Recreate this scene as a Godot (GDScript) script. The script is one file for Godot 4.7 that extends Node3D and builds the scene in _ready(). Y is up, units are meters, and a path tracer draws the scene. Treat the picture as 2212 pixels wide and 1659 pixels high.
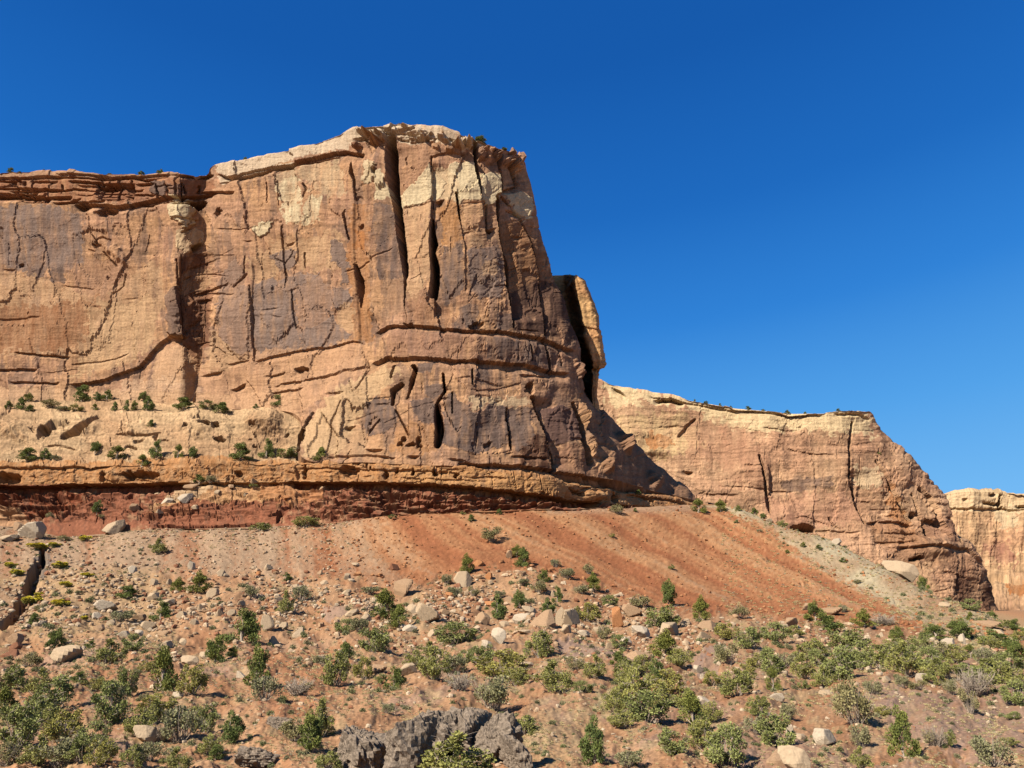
extends Node3D
# A sandstone butte above a red talus slope with desert scrub, in clear morning light.
# Survey units: 2212 x 1659 across the view; a station (x, y, distance) is turned into a point in metres once, by at().

const FOV := 52.0
const PITCH := 16.7
const EXPO := 2.6
var F := 829.5 / tan(deg_to_rad(FOV / 2.0))
var tilt := Basis(Vector3.RIGHT, deg_to_rad(PITCH))
var names := {}
var rock_mat: StandardMaterial3D
var soil_mat: StandardMaterial3D
var leaf_mat: StandardMaterial3D
var wood_mat: StandardMaterial3D
var boulder_mat: StandardMaterial3D
var basalt_mat: StandardMaterial3D

func at(x: float, y: float, dist: float) -> Vector3:
	var v := tilt * Vector3((x - 1106.0) / F, (829.5 - y) / F, -1.0)
	return v * (dist / -v.z)

func station(p: Vector3) -> Vector2:
	var v := p * tilt
	return Vector2(1106.0 + F * v.x / -v.z, 829.5 - F * v.y / -v.z)

func numbered(called: String) -> String:
	var n: int = names.get(called, 0)
	names[called] = n + 1
	return called if n == 0 else "%s_%03d" % [called, n]

func tag(o: Node, label: String, category: String, group := "", kind := "") -> void:
	o.set_meta("label", label)
	o.set_meta("category", category)
	if group:
		o.set_meta("group", group)
	if kind:
		o.set_meta("kind", kind)

func put(called: String, mesh: Mesh, mat: Material, parent: Node) -> MeshInstance3D:
	var o := MeshInstance3D.new()
	o.name = numbered(called) if parent == self else called
	o.mesh = mesh
	o.material_override = mat
	parent.add_child(o, true)
	return o

# ---------------------------------------------------------------- noise
func noise(sd: int, freq: float, oct := 4, type := FastNoiseLite.TYPE_SIMPLEX_SMOOTH, warp := 0.0) -> FastNoiseLite:
	var n := FastNoiseLite.new()
	n.seed = sd
	n.frequency = freq
	n.noise_type = type
	n.fractal_octaves = oct
	n.fractal_type = FastNoiseLite.FRACTAL_FBM if oct > 1 else FastNoiseLite.FRACTAL_NONE
	if type == FastNoiseLite.TYPE_CELLULAR:
		n.cellular_return_type = FastNoiseLite.RETURN_CELL_VALUE
		n.fractal_type = FastNoiseLite.FRACTAL_NONE
	if warp > 0.0:
		n.domain_warp_enabled = true
		n.domain_warp_amplitude = warp
		n.domain_warp_frequency = freq * 1.3
		n.domain_warp_fractal_octaves = 3
	return n

func sheet_noise(w: int, h: int, n: FastNoiseLite, sx := 1.0, sy := 1.0) -> PackedFloat32Array:
	# values from -0.5 to 0.5, stretched sx across and sy down
	var im := n.get_image(maxi(4, int(ceil(w / sx))), maxi(4, int(ceil(h / sy))))
	im.convert(Image.FORMAT_RF)
	if im.get_width() != w or im.get_height() != h:
		im.resize(w, h, Image.INTERPOLATE_CUBIC)
	var a := im.get_data().to_float32_array()
	for i in a.size():
		a[i] -= 0.5
	return a

# ---------------------------------------------------------------- relief and colour of one rock face
class Field:
	var x0: float
	var y0: float
	var cs: float
	var w: int
	var h: int
	var d := PackedFloat32Array()
	var r := PackedFloat32Array()
	var g := PackedFloat32Array()
	var b := PackedFloat32Array()
	var wx: PackedFloat32Array
	var wy: PackedFloat32Array
	var warp := 10.0

	func _init(ax: float, ay: float, bx: float, by: float, cell: float) -> void:
		x0 = ax
		y0 = ay
		cs = cell
		w = int((bx - ax) / cell)
		h = int((by - ay) / cell)
		d.resize(w * h)
		r.resize(w * h)
		g.resize(w * h)
		b.resize(w * h)

	func lo_x(x: float) -> int:
		return clampi(int((x - x0) / cs), 0, w - 1)

	func lo_y(y: float) -> int:
		return clampi(int((y - y0) / cs), 0, h - 1)

	# a fissure along x, y, half-width triples
	func crack(p: Array, depth: float) -> void:
		var n := p.size() / 3
		var ax := 1e9
		var bx := -1e9
		var ay := 1e9
		var by := -1e9
		for k in n:
			var e: float = p[3 * k + 2] + 7.0
			ax = minf(ax, p[3 * k] - e)
			bx = maxf(bx, p[3 * k] + e)
			ay = minf(ay, p[3 * k + 1] - e)
			by = maxf(by, p[3 * k + 1] + e)
		for iy in range(lo_y(ay), lo_y(by) + 1):
			for ix in range(lo_x(ax), lo_x(bx) + 1):
				var i := iy * w + ix
				var x := x0 + ix * cs + wx[i] * warp
				var y := y0 + iy * cs + wy[i] * warp
				var q := 9.0
				for k in n - 1:
					var sx: float = p[3 * k]
					var sy: float = p[3 * k + 1]
					var ex: float = p[3 * k + 3] - sx
					var ey: float = p[3 * k + 4] - sy
					var t := clampf(((x - sx) * ex + (y - sy) * ey) / (ex * ex + ey * ey + 1e-6), 0.0, 1.0)
					var hw: float = lerpf(p[3 * k + 2], p[3 * k + 5], t)
					var dx := x - sx - t * ex
					var dy := y - sy - t * ey
					q = minf(q, sqrt(dx * dx + dy * dy) / maxf(hw, 0.4))
				if q < 1.1:
					d[i] -= depth * smoothstep(1.1, 0.7, q)

	# an overhang: the rock below the line x, y, x, y ... is set back and comes forward again over reach
	func ledge(p: Array, amount: float, reach: float, wob := 0.4) -> void:
		var n := p.size() / 2
		var a: float = p[0]
		var z: float = p[2 * n - 2]
		for ix in range(lo_x(a), lo_x(z) + 1):
			var x := x0 + ix * cs
			var k := 0
			while k < n - 2 and x > p[2 * k + 2]:
				k += 1
			var t := clampf((x - p[2 * k]) / (p[2 * k + 2] - p[2 * k]), 0.0, 1.0)
			var yl: float = lerpf(p[2 * k + 1], p[2 * k + 3], t)
			var fade := smoothstep(0.0, 14.0, x - a) * smoothstep(0.0, 14.0, z - x)
			yl += wy[lo_y(yl) * w + ix] * warp * wob
			for iy in range(lo_y(yl), lo_y(yl + reach) + 1):
				var q := (y0 + iy * cs - yl) / reach
				if q >= 0.0 and q < 1.0:
					d[iy * w + ix] -= amount * fade * (1.0 - q)

	# a riser: the rock to the right of the line is set back and comes forward again over reach
	func riser(p: Array, amount: float, reach: float) -> void:
		var n := p.size() / 2
		var a: float = p[1]
		var z: float = p[2 * n - 1]
		for iy in range(lo_y(a), lo_y(z) + 1):
			var y := y0 + iy * cs
			var k := 0
			while k < n - 2 and y > p[2 * k + 3]:
				k += 1
			var t := clampf((y - p[2 * k + 1]) / (p[2 * k + 3] - p[2 * k + 1]), 0.0, 1.0)
			var xl: float = lerpf(p[2 * k], p[2 * k + 2], t)
			var fade := smoothstep(0.0, 20.0, y - a) * smoothstep(0.0, 20.0, z - y)
			xl += wx[iy * w + lo_x(xl)] * warp
			for ix in range(lo_x(xl), lo_x(xl + reach) + 1):
				var q := (x0 + ix * cs - xl) / reach
				if q >= 0.0 and q < 1.0:
					d[iy * w + ix] -= amount * fade * (1.0 - q)

	# a round hollow (depth > 0) or boss (depth < 0)
	func hole(cx: float, cy: float, rx: float, ry: float, rot: float, depth: float, soft := 0.3) -> void:
		var e := maxf(rx, ry) + 8.0
		var c := cos(deg_to_rad(rot))
		var s := sin(deg_to_rad(rot))
		for iy in range(lo_y(cy - e), lo_y(cy + e) + 1):
			for ix in range(lo_x(cx - e), lo_x(cx + e) + 1):
				var i := iy * w + ix
				var x := x0 + ix * cs + wx[i] * warp - cx
				var y := y0 + iy * cs + wy[i] * warp - cy
				var qx := (x * c + y * s) / rx
				var qy := (y * c - x * s) / ry
				var q := sqrt(qx * qx + qy * qy)
				if q < 1.0:
					d[i] -= depth * smoothstep(1.0, 1.0 - soft, q)

	func inside(p: Array, x: float, y: float) -> bool:
		var hit := false
		var n := p.size() / 2
		var k := n - 1
		for m in n:
			var yi: float = p[2 * m + 1]
			var yk: float = p[2 * k + 1]
			if (yi > y) != (yk > y):
				if x < (p[2 * k] - p[2 * m]) * (y - yi) / (yk - yi) + p[2 * m]:
					hit = not hit
			k = m
		return hit

	# a patch of another colour (desert varnish, bleached rock, painted shade), and if asked a plate that stands out by lift
	func patch(p: Array, c: Color, share: float, rag := 1.0, lift := 0.0, mottle: PackedFloat32Array = PackedFloat32Array()) -> void:
		var ax := 1e9
		var bx := -1e9
		var ay := 1e9
		var by := -1e9
		for k in p.size() / 2:
			ax = minf(ax, p[2 * k])
			bx = maxf(bx, p[2 * k])
			ay = minf(ay, p[2 * k + 1])
			by = maxf(by, p[2 * k + 1])
		var e := 8.0 * rag
		for iy in range(lo_y(ay - e), lo_y(by + e) + 1):
			for ix in range(lo_x(ax - e), lo_x(bx + e) + 1):
				var i := iy * w + ix
				if inside(p, x0 + ix * cs + wx[i] * warp * 1.9 * rag, y0 + iy * cs + wy[i] * warp * 1.9 * rag):
					var s := share
					if mottle.size():
						s = clampf(share * (1.0 + mottle[i] * 1.4), 0.0, 1.0)
					r[i] = lerpf(r[i], c.r, s)
					g[i] = lerpf(g[i], c.g, s)
					b[i] = lerpf(b[i], c.b, s)
					d[i] += lift

# ---------------------------------------------------------------- a surface lofted through rows of stations
class Sheet:
	var nx: int
	var ny: int
	var pos := PackedVector3Array()
	var sx := PackedFloat32Array()
	var sy := PackedFloat32Array()
	var col := PackedColorArray()
	var px := PackedVector2Array()   # where the finished points are seen, for picking
	var pick_rows := Vector2i(0, 100000)

static func cr(a: Vector3, b: Vector3, c: Vector3, d: Vector3, t: float) -> Vector3:
	return b + 0.5 * t * (c - a + t * (2.0 * a - 5.0 * b + 4.0 * c - d + t * (3.0 * (b - c) + d - a)))

# rows: arrays of points in metres (W) and stations (S, z unused); cuts: number of steps in each column / row interval
func loft(W: Array, S: Array, cuts_x: Array, cuts_y: Array, soft_rows := false) -> Sheet:
	var s := Sheet.new()
	var nc: int = W[0].size()
	var us := PackedFloat32Array()
	for k in nc - 1:
		for m in cuts_x[k]:
			us.append(k + float(m) / cuts_x[k])
	us.append(nc - 1.0)
	s.nx = us.size()
	var wr := []
	var sr := []
	for row in W.size():
		var a := PackedVector3Array()
		var b := PackedVector3Array()
		for u in us:
			var k := mini(int(u), nc - 2)
			var t := u - k
			var k0 := maxi(k - 1, 0)
			var k3 := mini(k + 2, nc - 1)
			a.append(cr(W[row][k0], W[row][k], W[row][k + 1], W[row][k3], t))
			b.append(cr(S[row][k0], S[row][k], S[row][k + 1], S[row][k3], t))
		wr.append(a)
		sr.append(b)
	var nr := W.size()
	for k in nr - 1:
		for m in cuts_y[k]:
			row_of(s, wr, sr, k, float(m) / cuts_y[k], soft_rows)
	row_of(s, wr, sr, nr - 2, 1.0, soft_rows)
	s.ny = s.pos.size() / s.nx
	return s

func row_of(s: Sheet, wr: Array, sr: Array, k: int, t: float, soft: bool) -> void:
	var a: PackedVector3Array = wr[k]
	var b: PackedVector3Array = wr[k + 1]
	var z: PackedVector3Array = wr[maxi(k - 1, 0)]
	var e: PackedVector3Array = wr[mini(k + 2, wr.size() - 1)]
	var sa: PackedVector3Array = sr[k]
	var sb: PackedVector3Array = sr[k + 1]
	for i in a.size():
		s.pos.append(cr(z[i], a[i], b[i], e[i], t) if soft else a[i].lerp(b[i], t))
		s.sx.append(lerpf(sa[i].x, sb[i].x, t))
		s.sy.append(lerpf(sa[i].y, sb[i].y, t))

# moves every point out along the surface by the field's relief and colours it
func dress(s: Sheet, f: Field, quiet_rows := 0) -> void:
	var nx := s.nx
	var ny := s.ny
	var base := s.pos.duplicate()
	var out := PackedVector3Array()
	out.resize(base.size())
	s.col.resize(base.size())
	var fd := f.d
	var fr := f.r
	var fg := f.g
	var fb := f.b
	var fw := f.w
	for j in ny:
		var ju := maxi(j - 2, 0) * nx
		var jd := mini(j + 2, ny - 1) * nx
		for i in nx:
			var n := j * nx + i
			var across := base[j * nx + mini(i + 2, nx - 1)] - base[j * nx + maxi(i - 2, 0)]
			var down := base[jd + i] - base[ju + i]
			var normal := down.cross(across).normalized()
			if normal.y < 0.0:
				normal.y = 0.0
				normal = normal.normalized()
			var u := (s.sx[n] - f.x0) / f.cs
			var v := (s.sy[n] - f.y0) / f.cs
			u = absf(u)
			if u > fw - 2:
				u = maxf(2.0 * (fw - 2) - u, 0.0)
			v = clampf(v, 0.0, f.h - 1.01)
			var iu := mini(int(u), fw - 2)
			var iv := mini(int(v), f.h - 2)
			var tu := u - iu
			var tv := v - iv
			var m := iv * fw + iu
			var dd := lerpf(lerpf(fd[m], fd[m + 1], tu), lerpf(fd[m + fw], fd[m + fw + 1], tu), tv)
			if j < quiet_rows:
				dd *= 0.3
			out[n] = base[n] + normal * dd
			m = (iv + int(tv > 0.5)) * fw + iu + int(tu > 0.5)
			s.col[n] = Color(fr[m], fg[m], fb[m])
	s.pos = out

func sheet_mesh(s: Sheet, smooth: bool) -> ArrayMesh:
	var nx := s.nx
	var ny := s.ny
	var idx := PackedInt32Array()
	idx.resize((nx - 1) * (ny - 1) * 6)
	var k := 0
	for j in ny - 1:
		for i in nx - 1:
			var a := j * nx + i
			idx[k] = a
			idx[k + 1] = a + 1
			idx[k + 2] = a + nx
			idx[k + 3] = a + 1
			idx[k + 4] = a + nx + 1
			idx[k + 5] = a + nx
			k += 6
	var arr := []
	arr.resize(Mesh.ARRAY_MAX)
	arr[Mesh.ARRAY_VERTEX] = s.pos
	arr[Mesh.ARRAY_COLOR] = s.col
	arr[Mesh.ARRAY_INDEX] = idx
	if smooth:
		var nor := PackedVector3Array()
		nor.resize(s.pos.size())
		for j in ny:
			for i in nx:
				var across := s.pos[j * nx + mini(i + 1, nx - 1)] - s.pos[j * nx + maxi(i - 1, 0)]
				var down := s.pos[mini(j + 1, ny - 1) * nx + i] - s.pos[maxi(j - 1, 0) * nx + i]
				nor[j * nx + i] = down.cross(across).normalized()
		arr[Mesh.ARRAY_NORMAL] = nor
	var m := ArrayMesh.new()
	m.add_surface_from_arrays(Mesh.PRIMITIVE_TRIANGLES, arr)
	return m

func survey(s: Sheet) -> void:
	s.px.resize(s.pos.size())
	for i in s.pos.size():
		var p := s.pos[i]
		s.px[i] = station(p) if p.z < -4.0 else Vector2(-9999, -9999)

# the point of a finished surface that lies nearest to a station
func on(s: Sheet, x: float, y: float) -> Vector3:
	var p := Vector2(x, y)
	var best := 1e12
	var bi := 0
	var bj := 0
	var j0 := s.pick_rows.x
	var j1 := mini(s.pick_rows.y, s.ny - 1)
	for j in range(j0, j1 + 1, 5):
		for i in range(0, s.nx, 7):
			var q := s.px[j * s.nx + i].distance_squared_to(p)
			if q < best:
				best = q
				bi = i
				bj = j
	var ci := bi
	var cj := bj
	for j in range(maxi(cj - 6, j0), mini(cj + 7, j1 + 1)):
		for i in range(maxi(ci - 8, 0), mini(ci + 9, s.nx)):
			var q := s.px[j * s.nx + i].distance_squared_to(p)
			if q < best:
				best = q
				bi = i
				bj = j
	return s.pos[bj * s.nx + bi]

# rows of [x, y, dist, x, y, dist, ...]
func net(rows: Array) -> Array:
	var W := []
	var S := []
	for row in rows:
		var a := []
		var b := []
		for k in row.size() / 3:
			a.append(at(row[3 * k], row[3 * k + 1], row[3 * k + 2]))
			b.append(Vector3(row[3 * k], row[3 * k + 1], 0))
		W.append(a)
		S.append(b)
	return [W, S]

func shifted(pts: Array, by: Vector3) -> Array:
	var a := []
	for p in pts:
		a.append(p + by)
	return a

# bedded, jointed sandstone: relief amounts in metres, colours in linear values
func sandstone(f: Field, sd: int, rel: Dictionary, c0: Color, c1: Color, c2: Color) -> void:
	var k: float = 1.5 / f.cs
	var w := f.w
	var h := f.h
	var big := sheet_noise(w, h, noise(sd, 0.06 / k * 1.0, 3), 8, 8)
	var tone := sheet_noise(w, h, noise(sd + 1, 0.028 / k, 5), 3, 2)
	var vert := sheet_noise(w, h, noise(sd + 2, 0.05 / k, 4), 1, 7)
	var plate := sheet_noise(w, h, noise(sd + 3, 0.034 / k, 1, FastNoiseLite.TYPE_CELLULAR, 18.0), 1, 2.2)
	var chip := sheet_noise(w, h, noise(sd + 8, 0.11 / k, 1, FastNoiseLite.TYPE_CELLULAR, 12.0), 1.5, 1)
	var fine := sheet_noise(w, h, noise(sd + 4, 0.16 / k, 4))
	var bed := sheet_noise(w, h, noise(sd + 5, 0.10 / k, 4), 9, 1)
	var lam := sheet_noise(w, h, noise(sd + 15, 0.22 / k, 3, FastNoiseLite.TYPE_SIMPLEX_SMOOTH, 6.0), 12, 1)
	var where := sheet_noise(w, h, noise(sd + 16, 0.05 / k, 2), 4, 3)
	var streak := sheet_noise(w, h, noise(sd + 6, 0.09 / k, 4), 1, 14)
	f.wx = sheet_noise(w, h, noise(sd + 10, 0.07 / k, 4))
	f.wy = sheet_noise(w, h, noise(sd + 11, 0.07 / k, 4))
	var ab: float = rel.big
	var av: float = rel.vert
	var ap: float = rel.plate
	var ac: float = rel.chip
	var af: float = rel.fine
	var ad: float = rel.bed
	var st: float = rel.streak
	var va: float = rel.get("varnish", 0.0)
	var coat := sheet_noise(w, h, noise(sd + 13, 0.05 / k, 5, FastNoiseLite.TYPE_SIMPLEX_SMOOTH, 14.0), 1, 4.0)
	var vc := Color(0.150, 0.102, 0.080)
	var D := PackedFloat32Array()
	var R := PackedFloat32Array()
	var G := PackedFloat32Array()
	var B := PackedFloat32Array()
	D.resize(w * h)
	R.resize(w * h)
	G.resize(w * h)
	B.resize(w * h)
	for i in w * h:
		var be := bed[i]
		var fi := fine[i]
		var pl := plate[i]
		var la := lam[i] * smoothstep(-0.12, 0.12, where[i])
		D[i] = 0.7 * ad * la + ab * big[i] + av * vert[i] + ap * pl + ac * chip[i] + af * fi + ad * be
		var t := clampf(0.5 + tone[i] * 2.2 + pl * 0.35, 0.0, 1.0)
		var s := smoothstep(0.06, 0.3, streak[i]) * st
		var br := 1.0 + 0.5 * fi + 0.55 * be + 0.16 * chip[i] + 0.16 * pl + 0.26 * la
		var vs := smoothstep(0.06, 0.10, coat[i]) * va
		R[i] = lerpf(lerpf(lerpf(c0.r, c1.r, t), c2.r, s), vc.r, vs) * br
		G[i] = lerpf(lerpf(lerpf(c0.g, c1.g, t), c2.g, s), vc.g, vs) * br
		B[i] = lerpf(lerpf(lerpf(c0.b, c1.b, t), c2.b, s), vc.b, vs) * br
	f.d = D
	f.r = R
	f.g = G
	f.b = B

func grain(f: Field, sd: int, amount: float) -> void:
	var fine := sheet_noise(f.w, f.h, noise(sd, 0.3, 2))
	var str := sheet_noise(f.w, f.h, noise(sd + 1, 0.14, 3), 1, 9)
	var R := f.r
	var G := f.g
	var B := f.b
	f.r = PackedFloat32Array()
	f.g = PackedFloat32Array()
	f.b = PackedFloat32Array()
	for i in f.w * f.h:
		var m := 1.0 + amount * (fine[i] + 0.8 * str[i])
		R[i] *= m
		G[i] *= m
		B[i] *= m
	f.r = R
	f.g = G
	f.b = B

# the joints, partings, spalled hollows and dark runs that no list could hold
func weather(f: Field, sd: int, box: Rect2, n: int, dip: float) -> void:
	var rng := RandomNumberGenerator.new()
	rng.seed = sd
	f.warp = 2.0
	for k in n:
		# joints: mostly steep, some slanting or bent
		var x := box.position.x + rng.randf() * box.size.x
		var y := box.position.y + rng.randf() * box.size.y
		var l := rng.randf_range(10.0, 30.0) + 80.0 * pow(rng.randf(), 4.0)
		var a := 1.57 + rng.randfn() * (0.08 if rng.randf() < 0.86 else 0.7)
		var wd := rng.randf_range(0.45, 0.9)
		var pts := [x, y, wd * 0.5]
		for m in 3:
			x += cos(a) * l / 3.0
			y += sin(a) * l / 3.0
			a += rng.randfn() * 0.09
			pts.append_array([x, y, wd if m < 2 else wd * 0.4])
		f.crack(pts, rng.randf_range(0.2, 0.65))
	for k in n:
		var x := box.position.x + rng.randf() * box.size.x
		var y := box.position.y + rng.randf() * box.size.y
		var l := rng.randf_range(10.0, 36.0) + 110.0 * pow(rng.randf(), 4.0)
		var a := dip + rng.randfn() * 0.12
		var pts := [x, y]
		for m in 4:
			x += l / 4.0
			y += tan(a) * l / 4.0
			a += rng.randfn() * 0.14
			pts.append_array([x, y])
		f.ledge(pts, rng.randf_range(0.12, 0.55) + 0.6 * pow(rng.randf(), 5.0), rng.randf_range(3.0, 14.0))
	f.warp = 22.0
	for k in n / 2:
		var x := box.position.x + rng.randf() * box.size.x
		var y := box.position.y + rng.randf() * box.size.y
		f.hole(x, y, rng.randf_range(8.0, 30.0), rng.randf_range(5.0, 22.0), rng.randf_range(-50.0, 50.0), rng.randf_range(0.12, 0.4), 0.2)
	for k in n / 2:
		var x := box.position.x + rng.randf() * box.size.x
		var y := box.position.y + rng.randf() * box.size.y
		var l := rng.randf_range(30.0, 120.0)
		var w := rng.randf_range(1.2, 6.0)
		f.patch([x - w, y, x + w, y, x + w * 0.6, y + l, x - w * 0.3, y + l * 0.8], Color(0.14, 0.075, 0.05), rng.randf_range(0.2, 0.5), 0.5)

# ---------------------------------------------------------------- the tall butte
const TAN := Color(0.435, 0.252, 0.134)
const PINK := Color(0.36, 0.208, 0.125)
const CREAM := Color(0.585, 0.475, 0.295)
const VARNISH := Color(0.150, 0.104, 0.083)
const DARKBROWN := Color(0.105, 0.052, 0.033)
const GOLD := Color(0.445, 0.282, 0.158)
const SLATE := Color(0.215, 0.152, 0.120)
const RUST := Color(0.40, 0.15, 0.045)

var wall: Sheet
var ledges: Sheet
var ground: Sheet
var far_wall: Sheet

func butte_wall() -> Sheet:
	var D := [258.0, 252.0, 246.0, 243.0, 240.0, 236.0, 240.5, 229.0, 222.0, 216.0, 210.0, 206.0, 205.0, 208.5, 214.5, 224.0, 240.0, 262.0, 330.0]
	var X := [
		[-900, -350, 0, 170, 330, 386, 446, 464, 560, 690, 788, 895, 1005, 1065, 1105, 1139, 1112, 1080, 1040],
		[-900, -350, 0, 170, 330, 386, 446, 462, 560, 690, 790, 890, 1005, 1075, 1120, 1151, 1130, 1100, 1060],
		[-900, -350, 0, 170, 330, 386, 447, 460, 560, 692, 795, 886, 1000, 1085, 1146, 1203, 1180, 1150, 1100],
		[-900, -350, 0, 170, 330, 388, 446, 457, 560, 694, 796, 890, 1000, 1090, 1168, 1243, 1222, 1195, 1150],
		[-900, -350, 0, 170, 330, 390, 440, 452, 560, 696, 788, 890, 1000, 1095, 1180, 1258, 1250, 1240, 1200],
		[-900, -350, 0, 170, 330, 390, 430, 444, 556, 680, 730, 862, 992, 1103, 1194, 1274, 1302, 1322, 1300],
		[-900, -350, 0, 170, 330, 390, 426, 438, 548, 640, 658, 800, 972, 1110, 1213, 1301, 1398, 1512, 1490]]
	var Y := [
		[402, 386, 371, 374, 377, 377, 374, 356, 339, 306, 270, 268, 290, 309, 328, 362, 432, 512, 660],
		[480, 470, 455, 455, 455, 455, 450, 450, 440, 430, 425, 430, 437, 442, 446, 450, 500, 560, 690],
		[610, 605, 600, 600, 600, 600, 600, 600, 600, 596, 596, 600, 600, 600, 600, 600, 612, 640, 722],
		[720, 720, 716, 716, 716, 716, 718, 722, 726, 722, 712, 708, 713, 722, 734, 742, 742, 745, 762],
		[772, 770, 762, 762, 766, 770, 772, 776, 782, 784, 774, 770, 784, 795, 805, 812, 806, 800, 800],
		[822, 816, 812, 812, 816, 822, 824, 826, 836, 842, 850, 872, 876, 880, 885, 892, 885, 905, 905],
		[885, 880, 876, 874, 876, 878, 880, 882, 886, 898, 990, 1000, 1008, 1018, 1026, 1034, 1055, 1086, 1090]]
	var nearer := [0.0, 0.0, 1.0, 2.5, 3.5, 6.0, 10.0]
	var rows := []
	for k in 7:
		var row := []
		for c in D.size():
			var dd: float = D[c]
			if c >= 9 and c <= 16:
				dd -= nearer[k] * (0.45 if c == 9 else 1.0)
			elif k == 6:
				dd -= 1.5
			row.append_array([float(X[k][c]), float(Y[k][c]), dd])
		rows.append(row)
	var foot := []
	for c in D.size():
		foot.append_array([float(X[6][c]), float(Y[6][c]) + 50.0, rows[6][3 * c + 2] + 10.0])
	rows.append(foot)
	var ws := net(rows)
	# the flat top runs back from the rim
	ws[0].push_front(shifted(ws[0][0], Vector3(0, 0.4, -5)))
	ws[1].push_front(ws[1][0])
	ws[0].push_front(shifted(ws[0][0], Vector3(0, 2.0, -90)))
	ws[1].push_front(ws[1][0])
	var cx := [20, 24, 134, 126, 46, 42, 16, 80, 104, 78, 86, 88, 52, 40, 48, 30, 30, 14]
	var cy := [6, 5, 116, 130, 92, 46, 54, 86, 8]
	var s := loft(ws[0], ws[1], cx, cy)

	var f := Field.new(-40, 255, 1560, 1100, 1.25)
	sandstone(f, 11, {"big": 2.6, "vert": 0.42, "plate": 0.95, "chip": 0.16, "fine": 0.10, "bed": 0.20, "streak": 0.6, "varnish": 0.5}, TAN, PINK, Color(0.22, 0.12, 0.08))
	var mot := sheet_noise(f.w, f.h, noise(71, 0.07, 4), 1, 4.5)
	f.warp = 12.0
	# left wall under the layered rim
	f.patch([-40, 440, 30, 445, 110, 440, 178, 465, 172, 560, 140, 592, 30, 578, -40, 560], SLATE, 0.8, 1.2, 0, mot)
	f.patch([104, 578, 136, 578, 138, 608, 108, 610], VARNISH, 0.8, 0.6, 0, mot)
	f.patch([50, 578, 100, 580, 96, 598, 60, 598], VARNISH, 0.75, 0.6, 0, mot)
	f.patch([180, 560, 270, 560, 262, 610, 235, 650, 150, 640, 160, 600], PINK, 0.6, 1.2)
	f.patch([-40, 585, 60, 590, 140, 618, 230, 648, 245, 610, 340, 560, 362, 640, 330, 720, 320, 760, 160, 770, -40, 760], GOLD, 0.62, 1.3, 0, mot)
	f.patch([-40, 655, 120, 660, 215, 640, 200, 720, 140, 760, -40, 755], Color(0.27, 0.13, 0.065), 0.7, 1.6, 0, mot)
	f.patch([180, 660, 340, 640, 335, 720, 315, 755, 270, 790, 150, 815, 200, 740], Color(0.50, 0.325, 0.18), 0.7, 1.2, 0, mot)
	f.patch([362, 425, 418, 424, 420, 480, 398, 492, 368, 470], CREAM, 0.8, 0.8, 0.6, mot)
	f.patch([378, 495, 436, 495, 443, 525, 400, 548, 380, 535], CREAM.lerp(TAN, 0.4), 0.75, 0.8, 0.3, mot)
	f.patch([-40, 382, 460, 382, 456, 424, 380, 424, 300, 440, 200, 440, -40, 430], Color(0.30, 0.135, 0.07), 0.62, 0.8, 0, mot)
	f.patch([325, 392, 362, 394, 360, 422, 326, 420], VARNISH, 0.9, 0.4, 0.5)
	f.patch([366, 400, 400, 396, 402, 422, 368, 424], VARNISH, 0.7, 0.5, 0.3)
	f.patch([205, 396, 292, 398, 290, 434, 215, 436], Color(0.20, 0.085, 0.045), 0.6, 0.5, -1.6)
	f.patch([382, 555, 456, 545, 456, 745, 420, 770, 396, 740, 384, 650], Color(0.19, 0.09, 0.05), 0.72, 0.7, 0, mot)  # recess interior painted dark brown, standing in for its shade
	f.patch([384, 585, 455, 575, 455, 622, 388, 632], GOLD, 0.5, 0.8, 0, mot)
	f.patch([362, 640, 386, 610, 392, 700, 400, 726, 362, 722], VARNISH, 0.75, 0.6, 1.0)
	f.patch([330, 745, 405, 742, 425, 800, 420, 830, 330, 830], Color(0.47, 0.295, 0.17), 0.75, 0.8)
	f.patch([262, 822, 430, 815, 430, 862, 262, 866], Color(0.52, 0.345, 0.215), 0.55, 1.4)
	f.patch([-40, 835, 640, 850, 640, 900, -40, 900], Color(0.55, 0.35, 0.20), 0.6, 1.0)
	# broad face left of the dark cleft
	f.patch([596, 395, 643, 373, 653, 427, 649, 481, 624, 487, 611, 448], CREAM, 0.75, 1.2, 0, mot)
	f.patch([653, 468, 672, 423, 697, 427, 690, 479, 651, 485], CREAM, 0.8, 0.9, 0, mot)
	f.patch([545, 491, 586, 479, 592, 486, 570, 510, 555, 512], CREAM, 0.9, 0.5, 0.5)
	f.patch([578, 378, 700, 335, 740, 360, 745, 430, 690, 420, 640, 372, 600, 400], CREAM.lerp(TAN, 0.4), 0.5, 1.8, 0, mot)
	f.patch([590, 520, 740, 500, 745, 580, 700, 586, 620, 575, 545, 610, 530, 575, 560, 545], GOLD, 0.72, 1.5, 0, mot)
	f.patch([580, 550, 611, 539, 637, 538, 638, 574, 597, 583], SLATE, 0.9, 0.7, 0.12)
	f.patch([545, 614, 574, 600, 611, 600, 638, 587, 690, 591, 678, 608, 636, 610, 632, 660, 640, 705, 647, 755, 600, 766, 549, 778, 545, 700], SLATE, 0.95, 0.8, 0.1, mot)
	f.patch([632, 610, 690, 600, 730, 640, 700, 700, 650, 745, 640, 690], SLATE.lerp(PINK, 0.3), 0.75, 1.3, 0, mot)
	f.patch([711, 523, 728, 514, 743, 531, 758, 573, 756, 610, 739, 616, 736, 573, 716, 562], SLATE.lerp(VARNISH, 0.4), 0.95, 0.6, 0.15)
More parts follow.
